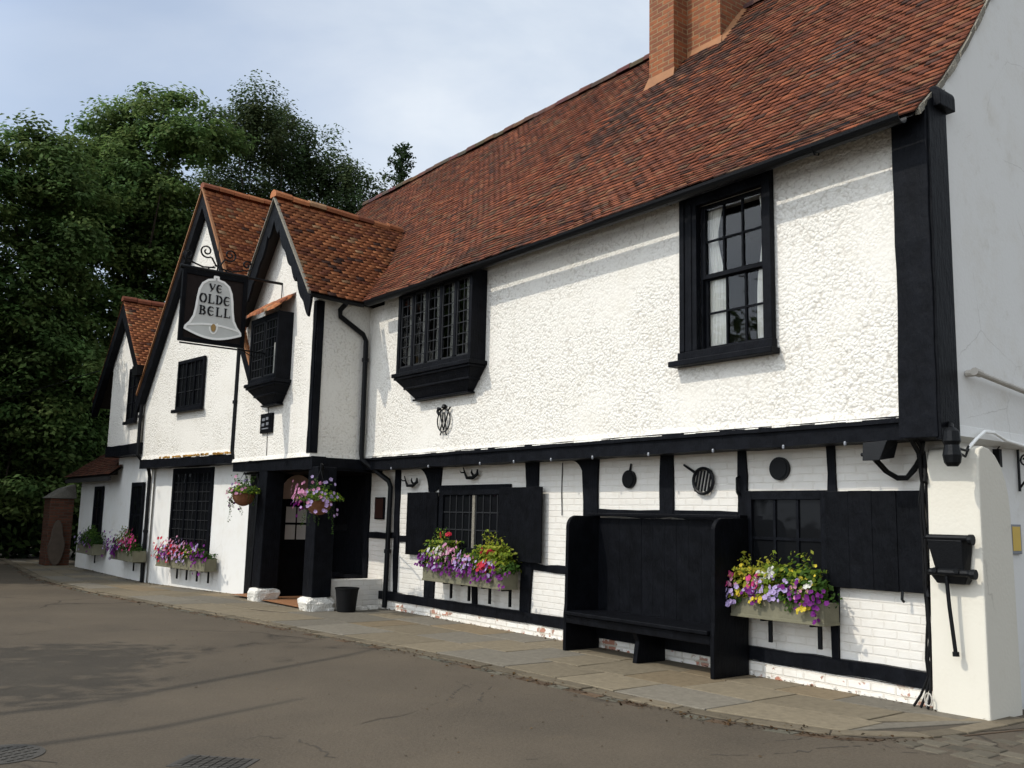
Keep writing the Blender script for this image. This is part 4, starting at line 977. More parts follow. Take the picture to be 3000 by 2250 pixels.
# ---- far gable and lean-to ------------------------------------------------
FX, FZ, FS = -22.85, 6.50, 1.06
m = MB()
def fz(x): return FZ-.08-FS*abs(x-FX)
m.add([(-23.9, -1.75, 3.04), (-21.1, -1.75, 3.04), (-21.1, -1.75, fz(-21.1)), (FX, -1.75, fz(FX)), (-23.9, -1.75, fz(-23.9))], [(0, 1, 2, 3, 4)])
m.add([(-23.9, -1.75, 2.9), (-23.9, -1.75, fz(-23.9)), (-23.9, 5, fz(-23.9)), (-23.9, 5, 2.9)], [(0, 1, 2, 3)])
m.build('gable_front', 'render', inn)
m = MB(); m.timber([(-23.95, 2.93), (-21.1, 2.90)], .125, -1.77, -1.40, .008); m.build('jetty_beam', 'timber', inn)
m = MB(); m.add([(-27.4, -1.45, -.05), (-21.0, -1.45, -.05), (-21.0, -1.45, 2.8), (-23.9, -1.45, 2.8), (-23.9, -1.45, 2.40), (-27.4, -1.45, 2.40)], [(0, 1, 2, 3, 4, 5)]); m.add([(-27.4, -1.45, -.05), (-27.4, 5, -.05), (-27.4, 5, 2.4), (-27.4, -1.45, 2.4)], [(0, 1, 2, 3)])
m.build('lower_wall', 'render_smooth', inn)
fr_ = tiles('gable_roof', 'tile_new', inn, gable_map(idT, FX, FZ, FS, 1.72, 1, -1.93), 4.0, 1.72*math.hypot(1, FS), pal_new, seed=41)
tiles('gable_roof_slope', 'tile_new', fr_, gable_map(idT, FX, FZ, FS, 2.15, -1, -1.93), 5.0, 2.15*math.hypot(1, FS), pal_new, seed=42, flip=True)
ridge_run('ridge_tiles', (FX, -1.95, FZ+.03), (FX, 2, FZ+.03), .10, 'tile_new', 7, pal_main, parent=fr_)
m = MB()
for sd, hh in ((1, 1.72), (-1, 2.15)): m.add([(FX+sd*hh, -1.9, FZ-.13-FS*hh), (FX+sd*hh, 3, FZ-.13-FS*hh), (FX, 3, FZ-.13), (FX, -1.9, FZ-.13)], [(0, 1, 2, 3)])
m.build('roof_lining', 'soffit', fr_)
for sd, hh in ((1, 1.72), (-1, 2.15)):
    m = MB(); m.hexa([(FX+sd*hh, -1.92, FZ-.36-FS*hh), (FX+sd*hh, -1.77, FZ-.36-FS*hh), (FX, -1.77, FZ-.42), (FX, -1.92, FZ-.42), (FX+sd*hh, -1.92, FZ-.05-FS*hh), (FX+sd*hh, -1.77, FZ-.05-FS*hh), (FX, -1.77, FZ-.05), (FX, -1.92, FZ-.05)])
    m.build('bargeboard', 'timber', fr_)
window('window', -22.25, -21.50, 3.55, 4.78, -1.815, fr=.06, lights=2, cols=1, rows=3, bar=.014, sill=.05, label='narrow casement in the far gable', tilt=.003)
window('window', -22.42, -21.52, .74, 2.18, -1.515, fr=.08, lights=1, cols=2, rows=2, bar=.03, sill=.04, label='far sash window with a light blind above', tilt=.003)
window('window', -25.75, -24.95, .66, 2.13, -1.515, fr=.08, lights=1, cols=2, rows=3, bar=.03, sill=.04, label='window under the lean-to roof')
pipe('downpipe', [(-21.16, -1.83, 4.55), (-21.14, -1.80, 4.40), (-21.12, -1.80, 2.75), (-21.08, -1.55, 2.45), (-21.14, -1.50, 2.3), (-21.14, -1.50, 0.0)], .04, 'downpipe between the big gable and the far gable', [(-21.13, -1.80, 3.6), (-21.14, -1.5, 1.1)])
m = MB(); m.box(-21.35, -20.95, -2.0, -1.78, 4.5, 4.72); m.lathe((-21.15, -1.87, 4.36), [(.05, 0), (.11, .15), (.12, .2)], 10); m.build('hopper_head', 'iron', inn)
def lean_map(u, s):
    sl_ = .8; L_ = math.hypot(1, sl_); y = -1.78+s/L_; z = 2.38+sl_*s/L_
    return Vector((-28.05+u, y, z)), Vector((1, 0, 0)), Vector((0, 1/L_, sl_/L_)), Vector((0, -sl_/L_, 1/L_))
lt = tiles('lean_to_roof', 'tile', inn, lean_map, 4.6, 2.2, lambda x, y, rr: tuple(v*.5 for v in pal_main(x, y, rr)), lambda P: (P.x+28.05) > (P.y+1.78)*.9 and (P.y < -1.5 or P.x < -23.88), seed=51)  # darkened palette puts the shade of this end into the tile colours
m = MB(); m.add([(-28.0, -1.75, 2.34), (-23.45, -1.75, 2.34), (-23.45, -.1, 3.66), (-26.4, -.1, 3.66)], [(0, 1, 2, 3)]); m.add([(-28.0, -1.75, 2.34), (-26.4, -.1, 3.66), (-28.0, 1.4, 2.34)], [(0, 1, 2)])
m.box(-28.0, -23.5, -1.76, -1.70, 2.24, 2.34); m.build('roof_lining', 'soffit', lt)

# ================================================================== THINGS ON AND BY THE INN
# ---- hanging sign ---------------------------------------------------------
SX = -15.0
sg = thing('pub_sign', 'hanging framed pub sign with a grey bell lettered YE OLDE BELL and wrought iron scrolls', 'sign', (SX, -2.45, 4.3))
Y0, Y1, Z0, Z1 = -3.03, -1.93, 4.30, 5.50
m = MB()
m.box(SX-.035, SX+.035, Y0, Y0+.07, Z0, Z1); m.box(SX-.035, SX+.035, Y1-.07, Y1, Z0, Z1); m.box(SX-.033, SX+.033, Y0+.07, Y1-.07, Z0, Z0+.06); m.box(SX-.033, SX+.033, Y0+.07, Y1-.07, Z1-.08, Z1)
m.build('frame', 'timber2', sg, bevel=.006)
m = MB(); m.box(SX-.012, SX+.012, Y0+.07, Y1-.07, Z0+.06, Z1-.08); m.build('board', 'sign_brown', sg)
m = MB()
m.tube([(SX, -3.08, 5.53), (SX, -1.95, 5.53)], .036, 8); m.tube([(SX, -1.95, 5.53), (SX, -1.29, 5.53)], .024, 8); m.tube([(SX, -3.0, 4.27), (SX, -1.29, 4.27)], .014, 8)
for y in (-2.85, -2.1): m.tube([(SX, y, 5.54), (SX, y, 5.46)], .014, 6)
m.tube([(SX, -1.30, 5.53), (SX, -1.30, 5.1)], .012, 6)
m.tube([(SX, -1.95, 4.27), (SX, -1.75, 4.17), (SX, -1.62, 4.20), (SX, -1.6, 4.27)], .009, 6)
m.build('bracket', 'iron', sg)
m = MB()
def scroll(cy, cz, r_, turns, a0, sgn, n=26):
    return [(SX, cy+sgn*r_*(1-.8*i/n)*math.cos(a0+turns*2*math.pi*i/n), cz+r_*(1-.8*i/n)*math.sin(a0+turns*2*math.pi*i/n)) for i in range(n+1)]
for sgn in (-1, 1):
    m.tube([(SX, -2.46+sgn*.02, 5.62), (SX, -2.46+sgn*.10, 5.75)]+scroll(-2.46+sgn*.20, 5.86, .115, 1.5, -2.2, sgn), .014, 6)
    m.tube([(SX, -2.46+sgn*.04, 5.60), (SX, -2.46+sgn*.25, 5.58), (SX, -2.46+sgn*.42, 5.63)]+scroll(-2.46+sgn*.50, 5.74, .10, 1.4, -1.9, sgn), .014, 6)
    m.tube([(SX, -2.46+sgn*.22, 5.53), (SX, -2.46+sgn*.1, 5.60), (SX, -2.46, 5.66)], .008, 6)
m.tube([(SX, -2.46, 5.53), (SX, -2.46, 6.05)], [.014, .005], 6)
m.build('scrollwork', 'iron', sg)
cy = (Y0+Y1)/2; H = Z1-Z0
def bell_outline():
    P = [(-.055, .90), (-.13, .885), (-.215, .83), (-.262, .74), (-.285, .62), (-.30, .48), (-.325, .36), (-.38, .27), (-.445, .205), (-.455, .17)]
    lip = [(-.455+.91*t, .17-.095*math.sin(math.pi*t)) for t in np.linspace(.08, .92, 13)]
    Rr = [(-a, b) for a, b in P[::-1]]
    top = [(.03, .905), (.03, .945), (-.03, .945), (-.03, .905)]
    return P + lip + Rr + top
BO = bell_outline(); SC_ = 1.04
m = MB(); m.prism([(SX+.014, cy+a*SC_, Z0+b*H) for a, b in BO], (.03, 0, 0)); m.build('bell', 'sign_grey', sg)
def ribbon(mb, pts, w_, x0=SX+.045, t=.006, closed=False):
    q = [Vector((p[0], p[1])) for p in pts]; k = len(q)
    for i in range(k-(0 if closed else 1)):
        a, b = q[i], q[(i+1) % k]; d = b-a
        if d.length < 1e-6: continue
        d.normalize(); nn = Vector((-d.y, d.x))*w_/2; a2, b2 = a-d*w_*.25, b+d*w_*.25
        xo = x0+random.uniform(0, .002)
        c = [a2-nn, b2-nn, b2+nn, a2+nn]
        mb.prism([(xo, p.x, p.y) for p in c], (t, 0, 0))
m = MB(); ribbon(m, [(cy+a*SC_*.985, Z0+b*H) for a, b in BO], .036, closed=True)
ribbon(m, [(cy+(-.42+.84*t)*SC_, Z0+(.225+.045*math.sin(math.pi*t))*H) for t in np.linspace(0, 1, 12)], .032)
ribbon(m, [(cy+.062*math.cos(t), Z0+.235*H+.105*math.sin(t)) for t in np.linspace(-math.pi, 0, 11)]+[(cy+.062, Z0+.29*H)], .022)
m.build('bell_edging', 'white_paint', sg)
m = MB(); m.prism([(SX+.046, cy+.038*math.cos(t), Z0+.235*H+(.075 if math.sin(t) < 0 else .055)*math.sin(t)) for t in np.linspace(0, 2*math.pi, 16)[:-1]], (.012, 0, 0)); m.build('clapper', 'ochre', sg)
def arcp(cx, cz, rx, rz, a0, a1, n=10): return [(cx+rx*math.cos(R(a0+(a1-a0)*i/n)), cz+rz*math.sin(R(a0+(a1-a0)*i/n))) for i in range(n+1)]
GL = {   # letters drawn as pen strokes in a unit box (thick, thin)
    'Y': ([[(.05, 1), (.30, .50), (.50, .30)]], [[(.95, 1), (.60, .42), (.20, .0)], [(0, 1), (.2, 1)], [(.8, 1), (1, 1)]]),
    'e': ([arcp(.55, .5, .45, .5, 110, 250)], [arcp(.55, .5, .45, .5, 45, 110, 4), arcp(.55, .5, .45, .5, 250, 320, 4), [(.10, .52), (.85, .52)]]),
    'O': ([arcp(.5, .5, .46, .5, 115, 245), arcp(.5, .5, .46, .5, -65, 65)], [arcp(.5, .5, .46, .5, 65, 115, 4), arcp(.5, .5, .46, .5, 245, 295, 4)]),
    'L': ([[(.25, 1), (.25, 0)]], [[(.05, 1), (.45, 1)], [(.05, .02), (.95, .02)], [(.95, .02), (.95, .22)]]),
    'D': ([[(.22, 1), (.22, 0)], arcp(.30, .5, .62, .5, -55, 55)], [[(.02, .98), (.35, .98)], [(.02, .02), (.35, .02)], arcp(.30, .5, .62, .5, 55, 92, 4), arcp(.30, .5, .62, .5, -92, -55, 4)]),
    'B': ([[(.22, 1), (.22, 0)], arcp(.30, .75, .45, .25, -50, 50, 6), arcp(.30, .26, .58, .27, -55, 55, 6)], [[(.02, .98), (.45, .98)], [(.02, .02), (.45, .02)], [(.22, .52), (.6, .52)]])}
m = MB()
def word(txt, ya, yb, za, zb):
    n = len(txt); cw = (yb-ya)/n
    for i, c in enumerate(txt):
        tk, tn = GL[c]; f = lambda p: (ya+cw*(i+.08+.80*p[0]), za+(zb-za)*p[1])
        for s_ in tk: ribbon(m, [f(p) for p in s_], .030, SX+.048, .004)
        for s_ in tn: ribbon(m, [f(p) for p in s_], .013, SX+.0485, .004)
word('Ye', cy-.115, cy+.115, Z0+.73*H, Z0+.835*H)
word('OLDe', cy-.265, cy+.265, Z0+.565*H, Z0+.685*H)
word('BeLL', cy-.265, cy+.285, Z0+.395*H, Z0+.515*H)
m.build('lettering', 'letter', sg)

# ---- settle bench ---------------------------------------------------------
be = thing('settle', 'tall black high-backed settle bench on the pavement against the wall', 'bench', (-7.08, -.3, .10))
ZB = .10
def side_panel(x, label=None):
    m = MB(); r_ = .13
    lp = [(x, -.60, ZB), (x, -.60, ZB+.40), (x, -.585, ZB+.52), (x, -.575, 1.62-r_)]+[(x, -.575+r_-r_*math.cos(t), 1.62-r_+r_*math.sin(t)) for t in np.linspace(.2, math.pi/2, 7)]+[(x, -.075, 1.62), (x, -.075, ZB)]
    m.prism(lp, (.05, 0, 0)); m.build('side_panel', 'timber2', be, bevel=.008)
side_panel(-8.20); side_panel(-6.05)
m = MB(); n = 12; w_ = (8.15-6.05)/n
for i in range(n): m.box(-8.15+i*w_+.0007, -8.15+(i+1)*w_-.0007, -.105+random.uniform(-.0015, .0015), -.08, ZB+.41, 1.60)
m.build('backrest', 'timber2', be, bevel=.003)
m = MB(); m.box(-8.25, -6.0, -.19, -.068, 1.622, 1.655); m.build('top_rail', 'timber2', be, bevel=.006)
m = MB(); m.box(-8.149, -6.051, -.64, -.36, ZB+.405, ZB+.445); m.box(-8.149, -6.051, -.355, -.11, ZB+.405, ZB+.443); m.box(-8.149, -6.051, -.60, -.57, ZB+.31, ZB+.40); m.build('seat', 'timber2', be, bevel=.008)
m = MB(); m.box(-8.149, -6.051, -.13, -.10, ZB+.12, ZB+.32); m.build('apron', 'timber2', be, bevel=.004)
m = MB(); m.prism([(-7.13, -.56, ZB), (-7.13, -.52, ZB+.22), (-7.13, -.60, ZB+.40), (-7.13, -.12, ZB+.40), (-7.13, -.12, ZB)], (.06, 0, 0)); m.build('leg', 'timber2', be, bevel=.006)

# ---- tub by the porch -----------------------------------------------------
tb = thing('tub', 'black rubber tub standing empty beside the porch', 'tub', (-13.0, -.82, .10))
m = MB(); m.lathe((-13.0, -.82, .10), [(.135, 0), (.14, .01), (.175, .33), (.185, .335), (.187, .36), (.172, .36), (.160, .32), (.13, .04)], 28); m.build('bucket', 'rubber', tb, smooth=False)

# ---- small ironwork and plaques ------------------------------------------
m = MB()
m.box(-15.50, -15.02, -1.345, -1.303, 2.93, 3.27); m.box(-15.46, -15.06, -1.352, -1.346, 2.97, 3.23)
pq = thing('plaque', 'small black plaque under the porch oriel', 'plaque', (-15.26, -1.3, 2.93)); m.build('plate', 'timber2', pq, bevel=.008)
m = MB()
for (a, b_, z) in ((-15.40, -15.28, 3.14), (-15.24, -15.14, 3.15), (-15.41, -15.30, 3.05), (-15.22, -15.12, 3.06), (-15.40, -15.12, 2.995)): m.box(a, b_, -1.356, -1.3525, z, z+(.05 if z > 3 else .02))
m.build('worn_lettering', 'greymetal', pq)
nb_ = thing('notice_board', 'narrow dark red notice board on the wall beside the porch', 'notice board', (-13.5, 0, 1.5))
m = MB(); m.box(-13.66, -13.36, -.035, -.001, 1.50, 1.86); m.build('frame', 'timber2', nb_, bevel=.005)
m = MB(); m.box(-13.64, -13.38, -.040, -.0355, 1.52, 1.84); m.build('panel', 'notice', nb_)
em = MB(); ex, ez, ey = -11.13, 2.94, -.385
def ell(cx, cz, rx, rz, a0=0, a1=360, n=24): return [(cx+rx*math.cos(R(a0+(a1-a0)*i/n)), ey, cz+rz*math.sin(R(a0+(a1-a0)*i/n))) for i in range(n+1)]
em.tube(ell(ex, ez, .165, .165), .010, 6, cap=False)
for s_ in (-1, 1):
    em.tube([(ex-s_*.11, ey, ez+.12), (ex-s_*.05, ey, ez-.02), (ex+s_*.0, ey, ez-.14)], .011, 6); em.tube([(ex+s_*.02, ey, ez+.12), (ex+s_*.03, ey, ez), (ex+s_*.075, ey, ez-.13)], .011, 6)
    em.tube([(ex+s_*.05, ey, ez-.15), (ex+s_*.08, ey, ez-.21)], .010, 6)
em.lathe((ex, ey, ez+.17), [(.02, 0), (.045, .02), (.03, .05), (.02, .065)], 10)
em.tube([(ex-.13, ey, ez+.10), (ex-.17, ey, ez+.14), (ex-.15, ey, ez+.19), (ex-.10, ey, ez+.17)], .022, 8); em.tube([(ex+.10, ey, ez+.13), (ex+.16, ey, ez+.185)], .012, 6)
tag(em.build('iron_emblem', 'iron'), 'wrought iron oval emblem fixed to the white wall below the oriel', 'emblem')
def antler(x, z, s_, label, n_):
    m = MB(); y = -.06
    m.tube([(x-.21*s_, y, z+.07), (x-.16*s_, y, z-.02), (x-.06*s_, y-.03, z-.085), (x+.08*s_, y-.02, z-.085), (x+.165*s_, y, z-.03), (x+.165*s_, y, z+.035)], [.007, .015, .022, .026, .024, .010], 8)
    m.tube([(x+.09*s_, y-.01, z-.07), (x+.085*s_, y-.05, z-.01), (x+.11*s_, y-.06, z+.03)], [.02, .015, .006], 7)
    m.tube([(x-.17*s_, y, z-.005), (x-.22*s_, y-.03, z-.005), (x-.25*s_, y-.03, z+.02)], [.013, .01, .004], 7)
    m.tube([(x, y-.02, z-.08), (x, .005, z-.06)], .014, 6)
    tag(m.build('antler', 'iron'), label, 'antler', 'dark antlers on the wall')
antler(-12.49, 2.12, 1, 'dark curved antler on the wall left of the curved brace', 1); antler(-10.87, 2.21, .95, 'dark branched antler on the wall above the leaded window', 2)
def disc(mb, x, z, r_, y=-.035, t=.03):
    mb.prism([(x+r_*math.cos(a), y, z+r_*math.sin(a)) for a in np.linspace(0, 2*math.pi, 29)[:-1]], (0, t, 0))
m = MB(); disc(m, -7.73, 2.05, .105); m.tube([(-7.72, -.02, 2.14), (-7.70, -.02, 2.23)], [.014, .01], 6); disc(m, -7.73, 2.05, .085, -.045, .012)
tag(m.build('iron_pan', 'iron'), 'small black pan with a short upright handle hung on a white panel', 'pan', 'black pans hung on the white panels')
m = MB(); 
pts = [(-6.60+.135*math.cos(a), -.04, 2.01+.135*math.sin(a)) for a in np.linspace(0, 2*math.pi, 29)]
m.tube(pts, .018, 6, cap=False); m.tube([(-6.70, -.03, 2.09), (-6.88, -.03, 2.19)], [.016, .012], 6)
for k in (-.09, -.045, 0, .045, .09): m.tube([(-6.60+k-.03, -.035, 2.01-.11), (-6.60+k+.02, -.035, 2.01+.11)], .011, 6)
tag(m.build('iron_griddle', 'iron'), 'round barred black griddle with a slanting handle above the bench', 'griddle', 'black pans hung on the white panels')
m = MB(); disc(m, -5.64, 2.115, .115); disc(m, -5.64, 2.115, .095, -.042, .008)
tag(m.build('iron_disc', 'iron'), 'plain round black disc on the panel above the right window', 'disc', 'black pans hung on the white panels')
hk = MB(); hk.tube([(-6.13, -.035, 2.05), (-6.13, -.07, 2.03), (-6.13, -.07, 1.90)], .012, 6); hk.tube([(-6.13, -.07, 1.9), (-6.12, -.05, 1.86)], .016, 6)
tag(hk.build('wall_hook', 'iron'), 'small iron hook on the post beside the griddle', 'hook')
FT = lambda x, y, z: (x-.075, y+.16, z)
fx = thing('iron_wall_box', 'black tapered iron box with a long drop rod fixed on the cream buttress', 'iron fitting', (-3.855, -.15, 1.3))
m = MB(FT); m.hexa([(-3.90, -.41, 1.24), (-3.67, -.41, 1.24), (-3.65, -.325, 1.24), (-3.91, -.325, 1.24), (-3.95, -.44, 1.48), (-3.66, -.44, 1.48), (-3.62, -.325, 1.48), (-3.96, -.325, 1.48)])
m.hexa([(-3.89, -.41, 1.13), (-3.66, -.41, 1.13), (-3.66, -.325, 1.13), (-3.89, -.325, 1.13), (-3.93, -.44, 1.20), (-3.62, -.44, 1.20), (-3.62, -.325, 1.20), (-3.93, -.325, 1.20)]); m.build('body', 'iron', fx, bevel=.008)
m = MB(FT); m.tube([(-3.985, -.42, 1.492), (-3.95, -.42, 1.497), (-3.62, -.42, 1.497), (-3.60, -.42, 1.49)], [.008, .026, .026, .036], 10); m.tube([(-3.605, -.42, 1.485), (-3.575, -.42, 1.485)], .043, 12); m.build('top_roll', 'iron', fx)
m = MB(FT); m.tube([(-3.965, -.42, 1.215), (-3.93, -.43, 1.22), (-3.62, -.43, 1.22), (-3.58, -.42, 1.215)], [.012, .03, .03, .02], 10); m.tube([(-3.60, -.42, 1.215), (-3.565, -.42, 1.215)], .040, 12)
for x in (-3.88, -3.70): m.tube([(x, -.47, 1.235), (x, -.43, 1.235)], .022, 8)
m.build('bottom_roll', 'iron', fx)
m = MB(FT); m.tube([(-3.80, -.43, 1.20), (-3.79, -.42, .95), (-3.765, -.40, .585)], .016, 8); m.tube([(-3.765, -.40, .60), (-3.763, -.40, .565)], .026, 10); m.build('rod', 'iron', fx)
# lamps, boxes and cables at the corner
fl1 = thing('floodlight', 'black floodlight under the jetty left of the corner cables', 'floodlight', (-4.38, -.25, 2.2), 'black floodlights at the corner of the inn')
m = MB(); m.hexa([(-4.49, -.43, 2.13), (-4.33, -.43, 2.13), (-4.30, -.24, 2.16), (-4.50, -.24, 2.16), (-4.50, -.40, 2.29), (-4.27, -.40, 2.30), (-4.27, -.22, 2.30), (-4.50, -.22, 2.30)]); m.tube([(-4.51, -.36, 2.19), (-4.54, -.36, 2.19)], .018, 8); m.build('housing', 'iron', fl1, bevel=.015)
m = MB(); m.box(-4.42, -4.36, -.3, -.24, 2.30, 2.36); m.build('bracket', 'iron', fl1)
fl2 = thing('floodlight', 'black lantern-shaped floodlight hung over the buttress', 'floodlight', (-3.70, -.42, 2.2), 'black floodlights at the corner of the inn')
m = MB(); m.lathe((-3.70, -.43, 2.06), [(.04, 0), (.062, .03), (.072, .09), (.055, .17), (.07, .2), (.06, .28), (.03, .31)], 12); m.build('housing', 'iron', fl2)
m = MB(); m.tube([(-3.70, -.43, 2.36), (-3.74, -.35, 2.40), (-3.8, -.30, 2.42)], .022, 8); m.build('bracket', 'iron', fl2)
cbx = thing('cable_bundle', 'loose bundle of black cables running down the corner of the wall to the ground', 'cables', (-4.05, -.05, .1))
rr = random.Random(2)
for i in range(5):
    m = MB(); bx = -4.165+.018*i; by = -.085-.014*(i % 3)
    p = [(bx+.03, by-.25, 2.36), (bx+.02, by-.06, 2.2)]
    for z in np.linspace(1.95, .35, 12): p.append((bx+rr.uniform(-.012, .012)+.012*(1.9-z)*.3, by+rr.uniform(-.008, .004), z))
    p += [(bx-.05+.03*i, by-.03, .2), (bx-.10+.05*i, by-.06, .105)]
    m.tube(p, rr.uniform(.009, .014), 7); m.build('cable', 'rubber', cbx)
for i, (dz, dx) in enumerate(((0, 0), (.02, .03))):
    m = MB(); m.tube([(-4.46+dx, -.30, 2.15), (-4.44+dx, -.16, 2.05), (-4.36, -.10, 1.985+dz), (-4.28, -.09, 1.985+dz), (-4.20, -.09, 2.06+dz*2), (-4.11, -.14, 2.17+dz), (-4.03, -.25, 2.28)], .015, 7); m.build('cable', 'rubber', cbx)
m = MB(); m.tube([(-4.14, -.09, 2.3), (-4.11, -.10, 2.1), (-4.08, -.14, 2.02), (-4.07, -.18, 1.95)], .02, 7); m.build('cable', 'rubber', cbx)
m = MB(); m.tube([(-4.10+.03*math.cos(a), -.21, .19+.05*math.sin(a)) for a in np.linspace(0, 2*math.pi, 14)], .006, 6); m.build('cable_tie', 'whitepipe', cbx)
m = MB(); m.tube([(-4.06, -.365, 3.3), (-4.075, -.372, 2.7), (-4.075, -.385, 2.56)], .008, 6); m.build('cable', 'whitepipe', cbx)
wc = MB(); wc.tube([(-3.66, -.40, 2.17), (-3.70, -.22, 2.15), (-3.72, -.12, 2.22)], .010, 6); wc.tube([(-3.66, -.38, 2.20), (-3.70, -.2, 2.20), (-3.72, -.12, 2.24)], .010, 6)
tag(wc.build('black_lead', 'rubber'), 'short black lead looping from the lantern floodlight', 'cable')
wc = MB(); wc.tube([(-3.72, -.13, 2.22), (-3.72, .02, 2.31), (-3.735, .20, 2.385), (-3.74, .38, 2.39), (-3.745, .6, 2.34), (-3.75, 1.0, 2.31), (-3.75, 2.2, 2.33)], .014, 7)
tag(wc.build('white_cable', 'white_paint'), 'white cable sagging along the foot of the side gable', 'cable')
hp = MB(); hp.tube([(-3.70, .03, 2.87), (-3.70, 3.2, 2.60)], .024, 10); hp.tube([(-3.79, .05, 2.87), (-3.70, .05, 2.868)], .03, 8); hp.tube([(-3.70, .0, 2.874), (-3.70, .10, 2.866)], .034, 10); hp.tube([(-3.79, 2.2, 2.69), (-3.70, 2.2, 2.69)], .02, 8)
tag(hp.build('waste_pipe', 'whitepipe'), 'off-white waste pipe sloping across the side gable wall', 'pipe')
al = MB(); al.box(-3.93, -3.87, .74, .79, 2.12, 2.28); al.tube([(-3.90, .77, 2.28), (-3.88, .83, 2.34), (-3.85, .95, 2.37)], .006, 6)
tag(al.build('door_sensor', 'rubber', bevel=.01), 'small black sensor with a white lead on the side wall', 'sensor')
yn = thing('framed_notice', 'small yellow notice in a grey frame on the side wall', 'notice', (-3.93, 1.06, 1.36))
m = MB(); m.box(-3.93, -3.905, .96, 1.16, 1.355, 1.62); m.build('frame', 'greymetal', yn, bevel=.004)
m = MB(); m.box(-3.905, -3.902, .985, 1.135, 1.385, 1.60); m.build('panel', 'yellow', yn)
bk_ = MB(); bk_.tube([(-3.91, 1.19, 2.35), (-3.91, 1.19, 1.92)], .012, 6); bk_.tube([(-3.91, 1.19, 2.33), (-3.55, 1.19, 2.33)], .012, 6); bk_.tube([(-3.91, 1.19, 1.95), (-3.75, 1.19, 2.15), (-3.6, 1.19, 2.32)], .010, 6)
bk_.tube([(-3.85+.05*math.cos(a)*(1-a/14), 1.19, 2.2+.06*math.sin(a)*(1-a/14)) for a in np.linspace(0, 9, 24)], .008, 6)
tag(bk_.build('scroll_bracket', 'iron'), 'black scrolled iron bracket on the side wall at the right edge', 'bracket')

# ---- road ironwork --------------------------------------------------------
def cover(name, cx, cy_, a, wx, wy, label, round_=False):
    m = MB(); zz = ground_z(cx)-.0135
    c, s_ = math.cos(a), math.sin(a)
    f = lambda x, y: (cx+c*x-s_*y, cy_+s_*x+c*y)
    if round_: m.prism([(*f(wx*math.cos(t), wx*math.sin(t)), zz-.02) for t in np.linspace(0, 2*math.pi, 33)[:-1]], (0, 0, .024))
    else:
        m.prism([(*f(x, y), zz-.02) for x, y in ((-wx, -wy), (wx, -wy), (wx, wy), (-wx, wy))], (0, 0, .024))
    k = 7
    for i in range(k):
        for j in range(k):
            x, y = (-1+2*(i+.5)/k)*wx*.85, (-1+2*(j+.5)/k)*wy*.85
            if round_ and math.hypot(x, y) > wx*.85: continue
            m.prism([(*f(x+dx, y+dy), zz+.004) for dx, dy in ((-.022, -.022), (.022, -.022), (.022, .022), (-.022, .022))], (0, 0, .004))
    tag(m.build(name, 'cover_iron'), label, 'drain cover')
cover('drain_cover', -5.66, -5.54, .75, .23, .14, 'rectangular ribbed iron drain grate in the road nearest the camera')
cover('manhole_cover', -6.53, -6.54, .4, .25, .25, 'round iron manhole cover at the left of the road', True)

# ================================================================== PLANTS
def leaf_quads(P, Nrm, size, rng, aspect=0.6, fold=0.0):
    """diamond leaves: P (n,3) centres, Nrm (n,3) facing, size (n,)"""
    n = len(P); a = rng.normal(size=(n, 3)); Nn = Nrm/np.linalg.norm(Nrm, axis=1, keepdims=True)
    t = a - Nn*np.sum(a*Nn, axis=1, keepdims=True); t /= np.linalg.norm(t, axis=1, keepdims=True); b = np.cross(Nn, t)
    s = size[:, None]
    V = np.stack([P-t*s, P-b*s*aspect*.9-t*s*.1+Nn*s*.12, P+t*s-Nn*s*.15, P+b*s*aspect*.9-t*s*.1+Nn*s*.12], axis=1)
    return V.reshape(-1, 3), np.arange(4*n).reshape(n, 4)
def palette(n, cols, rng, var=.25):
    c = np.array(cols)[rng.integers(0, len(cols), n)]
    return np.clip(c*(1+rng.uniform(-var, var, (n, 1))), 0, 1)
class Leaves:
    def __init__(s): s.V = []; s.F = []; s.C = []; s.n = 0
    def add(s, P, Nrm, size, cols, rng, aspect=.6, var=.25, tint=None):
        V, F = leaf_quads(P, Nrm, size, rng, aspect); s.V.append(V); s.F.append(F+s.n); s.n += len(V)
        c = palette(len(P), cols, rng, var); s.C.append(c if tint is None else np.clip(c*tint, 0, 1))
    def build(s, name, mat, parent, kind=None):
        return fast_mesh(name, np.concatenate(s.V), np.concatenate(s.F), mat, parent, np.concatenate(s.C), kind)
def blossom(m, p, nrm, r_, col, rr, petals=5, cup=.25, eye=None):
    p = Vector(p); nrm = Vector(nrm).normalized(); a = nrm.orthogonal().normalized(); b = nrm.cross(a); ph = rr.uniform(0, 6)
    for k in range(petals):
        t0 = ph+2*math.pi*(k-.5)/petals; t1 = ph+2*math.pi*k/petals; t2 = ph+2*math.pi*(k+.5)/petals
        f = lambda t, q, h: tuple(p+(a*math.cos(t)+b*math.sin(t))*r_*q+nrm*r_*h)
        v = rr.uniform(.8, 1.15); m.add([tuple(p), f(t0, .85, cup*.8), f(t1, 1.05, cup), f(t2, .85, cup*.8)], [(0, 1, 2, 3)], tuple(min(1, c*v) for c in col))
    if eye: m.lathe((p.x, p.y, p.z), [(r_*.15, -.002), (r_*.12, .004)], 5, eye)
PINK, HOT, RED, PURP, LIL, WHT, YEL = (.66, .30, .44), (.60, .06, .22), (.62, .03, .06), (.17, .015, .19), (.52, .40, .68), (.78, .76, .68), (.72, .56, .05)
